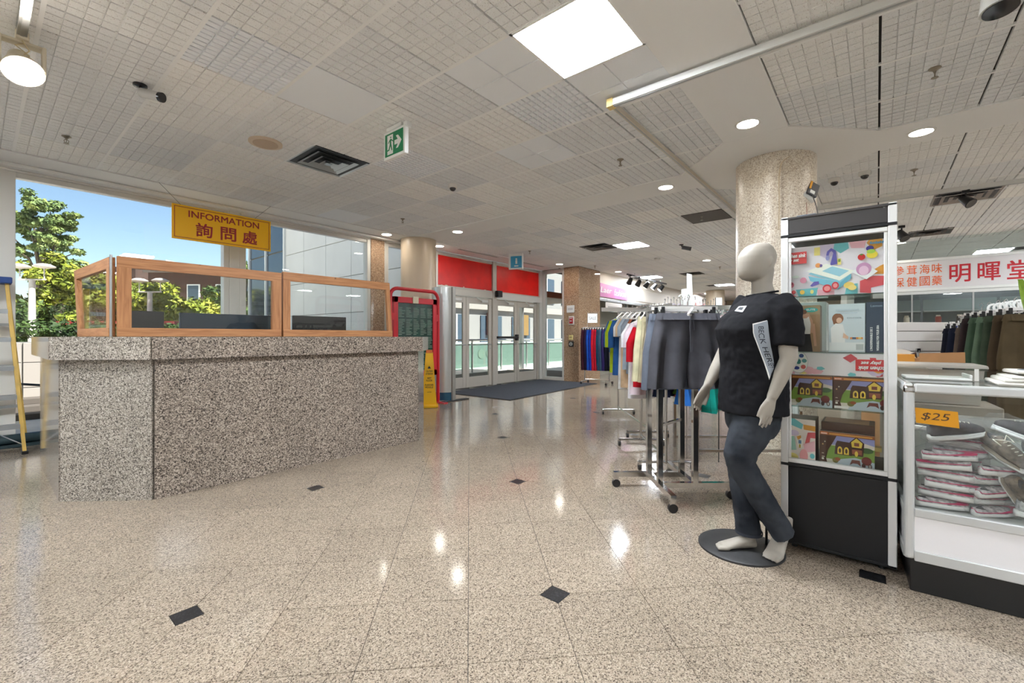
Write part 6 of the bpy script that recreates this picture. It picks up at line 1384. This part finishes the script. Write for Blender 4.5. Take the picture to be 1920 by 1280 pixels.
b = MB(); b.rbox(20.5, 25.8, 6.22, 6.28, 2.35, 2.75, .01); o = b.build('far_pink_sign', mat((206, 130, 130), .5)); tag(o, 'reddish shop sign at the far end of the hall', 'sign'); MB().box(21, 23, 6.212, 6.22, 2.45, 2.62).build('print', SIGNW, o)
# far tables with bottles and boxes seen above the racks
for k in range(8):
    px = 1250 + 18 * k; X, Y = at(px, 9.0 + .4 * (k % 3)); c = ((196, 200, 206), (150, 170, 160), (206, 190, 196), (120, 130, 150))[k % 4]
    t = thing('shop_stand', '%s stand of small goods far behind the racks' % ['first', 'second', 'third', 'fourth', 'fifth', 'sixth', 'seventh', 'eighth'][k], 'stand', (X, Y, 0), VIEWROT); MB().rbox(-.1, .1, -.1, .1, 0, 1.55, .005).build('column_post', mat(c, .5), t); MB().rbox(-.13, .13, -.13, .13, 1.55, 1.72 + .05 * (k % 3), .01).build('head', mat(tuple(min(255, v + 20) for v in c), .4), t)
# ================================================================== outside the windows
PAVE = mat((214, 208, 198), .8, 0, .2, var=.08, vscale=3)
b = MB(); b.box(-30, 45, 7.76, 90, -.2, -.06); struct(b.build('ground_plaza', PAVE))
b = MB(); b.box(-60, 70, -50, 7.75, -.3, -.12); struct(b.build('ground_street', PAVE))
PANW = mat((226, 222, 214), .4, 0, .4, var=.04, vscale=1.2)
JOINT = mat((120, 116, 110), .7)
def at2(px, py, d): X, Y = at(px, d); return X, Y, EYE + (HORIZON - py) / F_PX * d
# white panelled wing of the building that stands out beside the windows
wing = thing('building_wing', 'white stone panelled wing of the building outside the right window', 'building', (6.35, 12, -.06))
MB().box(6.22, 6.6, 7.9, 17.2, -.06, 9).build('wall_core', JOINT, wing, world=True)
yy = [7.9, 9.2, 10.5, 11.8, 13.1, 14.3]
zz = [-.06, .9, 1.85, 2.8, 3.75, 4.7, 5.65, 6.6, 7.6]
for i in range(5):
    for k in range(8): MB().rbox(6.19, 6.22, yy[i] + .007, yy[i + 1] - .007, zz[k] + .007, zz[k + 1] - .007, .004, 1).build('stone_panel', PANW, wing, world=True)
DGL = mat((52, 66, 78), .06, 0, .8)
for k in range(4): MB().rbox(6.18, 6.21, 14.35, 17.1, -.06 + 2.0 * k, 1.9 + 2.0 * k, .004, 1).build('dark_window', DGL, wing, world=True)
for y in (14.32, 15.7, 17.1): MB().box(6.13, 6.2, y - .04, y + .04, -.06, 8).build('mullion', FRW, wing, world=True)
# building across the forecourt, seen through the doors
fac = thing('facade_building', 'white building with dark windows seen through the entrance doors', 'building', (16, 17, -.06))
MB().box(8.5, 36, 16.2, 17, -.06, 9).build('wall', mat((112, 112, 110), .5), fac, world=True)
for k in range(9):
    x = 9.2 + k * 2.6
    for z0, z1 in ((.9, 2.35), (3.3, 4.9)):
        MB().rbox(x, x + 1.7, 16.14, 16.21, z0, z1, .01, 1).build('window', DGL, fac, world=True)
        MB().box(x + .8, x + .88, 16.11, 16.15, z0, z1).build('window_bar', FRW, fac, world=True)
MB().box(8.5, 36, 16.0, 16.22, 2.65, 3.0).build('ledge', JOINT, fac, world=True)
for x, c in ((13.6, (80, 42, 34)), (17.4, (90, 48, 38)), (20.2, (104, 80, 34))): MB().rbox(x, x + .8, 16.02, 16.1, 1.3, 2.5, .01).build('banner', mat(c, .6), fac, world=True)
# vestibule beyond the doors: dark mat, glass balustrade, low white wall
b = MB(); b.box(6.62, 13.5, 7.7, 10.6, -.06, -.015); o = b.build('vestibule_mat', mat((92, 80, 72), .9, var=.2, vscale=60)); tag(o, 'brown vestibule mat beyond the glass doors', 'mat')
BALG = glass_mat('balustrade_glass', (206, 228, 222), 1.4)
b = MB(); b.box(6.62, 13.5, 7.72, 10.7, 2.42, 2.6); o = b.build('vestibule_canopy', mat((120, 84, 52), .7)); tag(o, 'brown soffit of the canopy outside the entrance doors', 'canopy')
for x in (6.75, 13.4): MB().box(x - .06, x + .06, 10.5, 10.62, -.06, 2.42).build('canopy_post', ALU, o)
rl = thing('glass_balustrade', 'glass balustrade with steel handrail beyond the glass doors', 'railing', (12, 11.2, -.06))
for k in range(6): MB().box(8.2 + k * 1.6, 9.7 + k * 1.6, 11.19, 11.205, .06, 1.0).build('pane', BALG, rl, world=True); MB().box(8.1 + k * 1.6, 8.15 + k * 1.6, 11.17, 11.22, -.06, 1.1).build('post', ALU, rl, world=True)
b = MB(); b.cyl((8.0, 11.19, 1.1), (18.0, 11.19, 1.1), .035, .035, 14); b.build('handrail', ALU, rl, smooth=True, world=True)
lw = thing('low_wall', 'low white wall with grey lettering beyond the glass doors', 'wall', (14, 13, -.06))
MB().rbox(9.5, 22, 12.9, 13.2, -.06, .92, .01).build('body', mat((120, 120, 116), .6), lw, world=True); MB().rbox(9.5, 22, 12.86, 13.24, .92, .98, .01).build('coping', WHITE, lw, world=True)
b = MB()
for x in (13.6, 14.1): b.cyl((x, 12.88, .5), (x, 12.9, .5), .2, .2, 20)
b.build('round_emblem', mat((130, 126, 118), .6), lw, world=True)
# planter wall with hedge, steps
pw = thing('planter_wall', 'white panelled planter wall outside the left window', 'wall', (1.5, 11.2, -.06))
MB().box(-2.5, 4.6, 11.02, 12.6, -.06, 1.12).build('core', JOINT, pw, world=True)
for k in range(7):
    for z0, z1 in ((-.05, .36), (.37, .78), (.79, 1.12)): MB().rbox(-2.5 + k * 1.0 + .01, -1.5 + k * 1.0 - .01, 10.99, 11.02, z0, z1, .004, 1).build('stone_panel', mat((128, 120, 114), .6), pw, world=True)
st = thing('outdoor_steps', 'dark outdoor steps below the planter wall', 'steps', (1.5, 10.2, -.06))
for k in range(3): MB().rbox(-1.5, 3.5, 10.05 + .3 * k, 10.98, -.06 + .09 * k, .03 + .09 * k, .006).build('step', mat((70, 62, 56), .8), st, world=True)
b = MB(); b.tube([(.2, 9.9, 0), (.2, 9.9, .55), (1.4, 9.9, .35), (1.4, 9.9, 0)], .02, 8); o = b.build('steel_handrail', mat((70, 70, 70), .4, .6), smooth=True); tag(o, 'thin dark handrail beside the outdoor steps', 'handrail')
# foliage
def leafmat(name, a, c, d):
    m = bpy.data.materials.new(name); m.use_nodes = True; nt = m.node_tree; bs = nt.nodes['Principled BSDF']; bs.inputs['Roughness'].default_value = .6; bs.inputs['Specular IOR Level'].default_value = .2
    g = nt.nodes.new('ShaderNodeNewGeometry'); n = nt.nodes.new('ShaderNodeTexNoise'); n.inputs['Scale'].default_value = 1.6; n.inputs['Detail'].default_value = 5
    nt.links.new(g.outputs['Position'], n.inputs['Vector']); r = nt.nodes.new('ShaderNodeValToRGB')
    r.color_ramp.elements[0].position = .32; r.color_ramp.elements[0].color = lin(a); r.color_ramp.elements[1].position = .68; r.color_ramp.elements[1].color = lin(d); e = r.color_ramp.elements.new(.5); e.color = lin(c)
    nt.links.new(n.outputs[0], r.inputs[0]); nt.links.new(r.outputs[0], bs.inputs['Base Color']); return m
LEAF1 = leafmat('leaf_locust', (54, 70, 42), (88, 104, 58), (124, 134, 74)); LEAF2 = leafmat('leaf_lime', (62, 74, 24), (100, 108, 30), (140, 138, 50)); LEAF3 = leafmat('leaf_dark', (30, 46, 22), (50, 68, 28), (84, 96, 42))
BARK = mat((84, 72, 60), .9, var=.3, vscale=6)
def leaves(rng, clumps, n, size):
    """leaf quads scattered in clumps; each clump is an ellipsoid (centre, radii)"""
    C = np.array([c for c, r in clumps]); R = np.array([r for c, r in clumps]); w = R.prod(1) ** .67; w = w / w.sum()
    idx = rng.choice(len(clumps), n, p=w); v = rng.normal(size=(n, 3)); v /= np.linalg.norm(v, axis=1)[:, None]
    rad = rng.uniform(.25, 1, n) ** .45; P = C[idx] + v * R[idx] * rad[:, None]
    nrm = v + rng.normal(scale=.7, size=(n, 3)) + np.array([0, 0, .5]); nrm /= np.linalg.norm(nrm, axis=1)[:, None]
    a = np.cross(nrm, rng.normal(size=(n, 3))); a /= np.linalg.norm(a, axis=1)[:, None]; bb = np.cross(nrm, a)
    s = rng.uniform(.6, 1.3, n)[:, None] * size
    V = np.stack([P - a * s, P + bb * s * .45, P + a * s, P - bb * s * .45], 1).reshape(-1, 3)
    b = MB(); b.v = [tuple(q) for q in V]; b.f = [(4 * k, 4 * k + 1, 4 * k + 2, 4 * k + 3) for k in range(n)]; b.m = [0] * n
    return b
def tree(px, py_top, d, rx, rz, m, lab, n=4200, size=.16, seed=1, trunk=.16, nclump=26, airy=False):
    rng = np.random.default_rng(seed); X, Y, zt = at2(px, py_top, d); t = thing('tree', lab, 'tree', (X, Y, -.06), 0, 'trees outside the window')
    cz = zt - rz; cl = []
    for k in range(nclump):
        v = rng.normal(size=3); v /= np.linalg.norm(v); q = rng.uniform(.35, .85)
        c = (v[0] * rx * q, v[1] * rx * q, cz + v[2] * rz * q)
        r = rng.uniform(.2, .34) * (rx if not airy else rx * .62); cl.append((c, (r, r, r * (.55 if airy else .7))))
    o = leaves(rng, cl, n, size).build('foliage', m, t, fixn=False); o['kind'] = 'stuff'
    b = MB(); b.tube([(0, 0, 0), (.05, 0, cz * .5), (0, .05, cz)], [trunk, trunk * .8, trunk * .5], 9); b.build('trunk', BARK, t, smooth=True)
    for c, r in cl[:9]: MB().tube([(0, .0, max(cz * .55, .4)), (c[0] * .5, c[1] * .5, (cz * .7 + c[2]) * .5), c], [trunk * .4, trunk * .28, trunk * .08], 6).build('branch', BARK, t, smooth=True)
    return t
tree(78, 345, 28, 2.6, 2.7, LEAF1, 'tall airy tree rising above the others at the left window edge', 11000, .13, 11, .20, 70, True)
tree(75, 462, 22, 1.9, 1.9, LEAF2, 'yellow-green tree below the tall airy tree', 4600, .14, 2)
tree(150, 470, 24, 2.2, 2.3, LEAF1, 'grey-green tree left of the wooden screen', 4200, .15, 3)
tree(190, 490, 17, 1.8, 1.8, LEAF2, 'lime green tree just left of the wooden screen corner', 4600, .12, 4)
tree(110, 545, 17.6, 1.9, 1.25, LEAF3, 'dark leafy shrub tree behind the lamp post', 3800, .11, 5)
tree(270, 514, 19, 2.5, 2.1, LEAF2, 'lime tree seen through the left part of the long acrylic screen', 7000, .12, 6)
tree(350, 510, 18, 2.5, 2.1, LEAF2, 'bright lime tree in the middle of the long acrylic screen', 7200, .12, 7)
tree(398, 535, 22, 2.0, 1.9, LEAF3, 'dark green tree before the brick house at the window mullion', 4200, .14, 8)
tree(455, 470, 30, 2.2, 2.8, LEAF3, 'dark tree right of the window mullion', 3800, .18, 9)
tree(30, 560, 18, 2.2, 1.6, LEAF3, 'dark green tree at the left window jamb', 3600, .14, 10)
rng = np.random.default_rng(5)
hed = thing('hedge', 'low green hedge growing in the planter', 'hedge', (1.2, 11.7, 1.12))
o = leaves(rng, [((-2.6 + .35 * k, rng.uniform(-.3, .3), .24), (.35, .5, .17)) for k in range(16)], 5200, .05).build('foliage', LEAF3, hed, fixn=False); o['kind'] = 'stuff'
for k in range(6): MB().tube([(-2.2 + k * .9, 0, 0), (-2.2 + k * .9, .05, .2)], .02, 6).build('stem', BARK, hed)
# lamp posts with two saucer heads
def lamppost(px, pyh, d, lab):
    X, Y, zh = at2(px, pyh, d); t = thing('lamp_post', lab, 'lamp post', (X, Y, -.06), VIEWROT, 'twin lamp posts'); LPM = mat((170, 164, 156), .4); h = zh + .06
    b = MB(); b.cyl((0, 0, 0), (0, 0, h - .42), .10, .07, 14); b.build('pole', LPM, t, smooth=True)
    b = MB(); b.cyl((-.40, 0, h - .42), (.40, 0, h - .42), .022, .022, 10); b.cyl((-.36, 0, h - .42), (-.36, 0, h - .08), .016, .016, 8); b.cyl((.36, 0, h - .42), (.36, 0, h - .08), .016, .016, 8); b.build('arm', LPM, t, smooth=True)
    for s_ in (-.36, .36): MB().lathe([(.04, -.10), (.24, -.06), (.25, -.03), (.14, .03), (.03, .05)], (s_, 0, h), 24).build('saucer_head', LPM, t, smooth=True)
lamppost(60, 497, 13, 'white twin lamp post near the left window jamb'); lamppost(281, 524, 15.1, 'white twin lamp post seen through the long acrylic screen')
# brick house and far buildings
BRK = mat((80, 52, 42), .9, var=.3, vscale=4)
bh = thing('brick_house', 'brown brick house behind the lime trees', 'building', (*at(395, 34), -.06), VIEWROT)
MB().box(-4.8, 4.2, 0, 6, 0, 6.2).build('wall', BRK, bh); MB().rbox(-5, 4.4, -.3, 6.2, 6.2, 6.5, .02).build('parapet', mat((90, 80, 74), .8), bh)
for k in range(4):
    for z in (1.6, 4.0): f = MB().rbox(-4 + k * 2.2, -3 + k * 2.2, -.06, .02, z, z + 1.3, .01, 1).build('window', FRW, bh); MB().box(-3.9 + k * 2.2, -3.1 + k * 2.2, -.08, -.06, z + .1, z + 1.2).build('pane', DGL, f)
bh2 = thing('brick_house', 'dark brick house between the tall tree and the wooden screen', 'building', (*at(150, 40), -.06), VIEWROT)
MB().box(-4, 5, 0, 6, 0, 7.6).build('wall', mat((64, 42, 35), .9, var=.3, vscale=4), bh2)
for k in range(3): f = MB().rbox(-3 + k * 2.6, -1.8 + k * 2.6, -.06, .02, 4.6, 6.2, .01, 1).build('window', FRW, bh2); MB().box(-2.9 + k * 2.6, -1.9 + k * 2.6, -.08, -.06, 4.7, 6.1).build('pane', DGL, f)
ft = thing('rooftop_block', 'pale flat-roofed block above the trees near the sign', 'building', (*at(300, 60), -.06), VIEWROT)
MB().box(-2.6, 1.6, 0, 4, 0, 10.9).build('wall', mat((110, 118, 122), .7), ft); MB().box(-1.2, .4, .5, 3, 10.9, 11.8).build('plant_room', mat((150, 160, 164), .7), ft)
for k in range(4): MB().box(-2.3 + k, -1.7 + k, -.03, .01, 9.6, 10.4).build('window', DGL, ft)
ms = thing('market_stall', 'long white outdoor stall with a red valance behind the hedge', 'stall', (*at(215, 14), -.06), VIEWROT)
w0, w1 = (128 - 215) / F_PX * 14, (345 - 215) / F_PX * 14
MB().rbox(w0, w1, -.4, .4, 1.66, 1.76, .01).build('red_valance', mat((150, 22, 26), .6), ms); MB().rbox(w0, w1, -.38, .38, 1.42, 1.56, .01).build('counter_top', mat((170, 168, 164), .5), ms); MB().box(w0 + .05, w1 - .05, -.3, .3, .1, 1.42).build('counter_front', mat((150, 146, 140), .6), ms)
for x in (w0 + .05, 0, w1 - .05): MB().box(x - .03, x + .03, -.03, .03, 0, 1.66).build('post', ALU, ms)
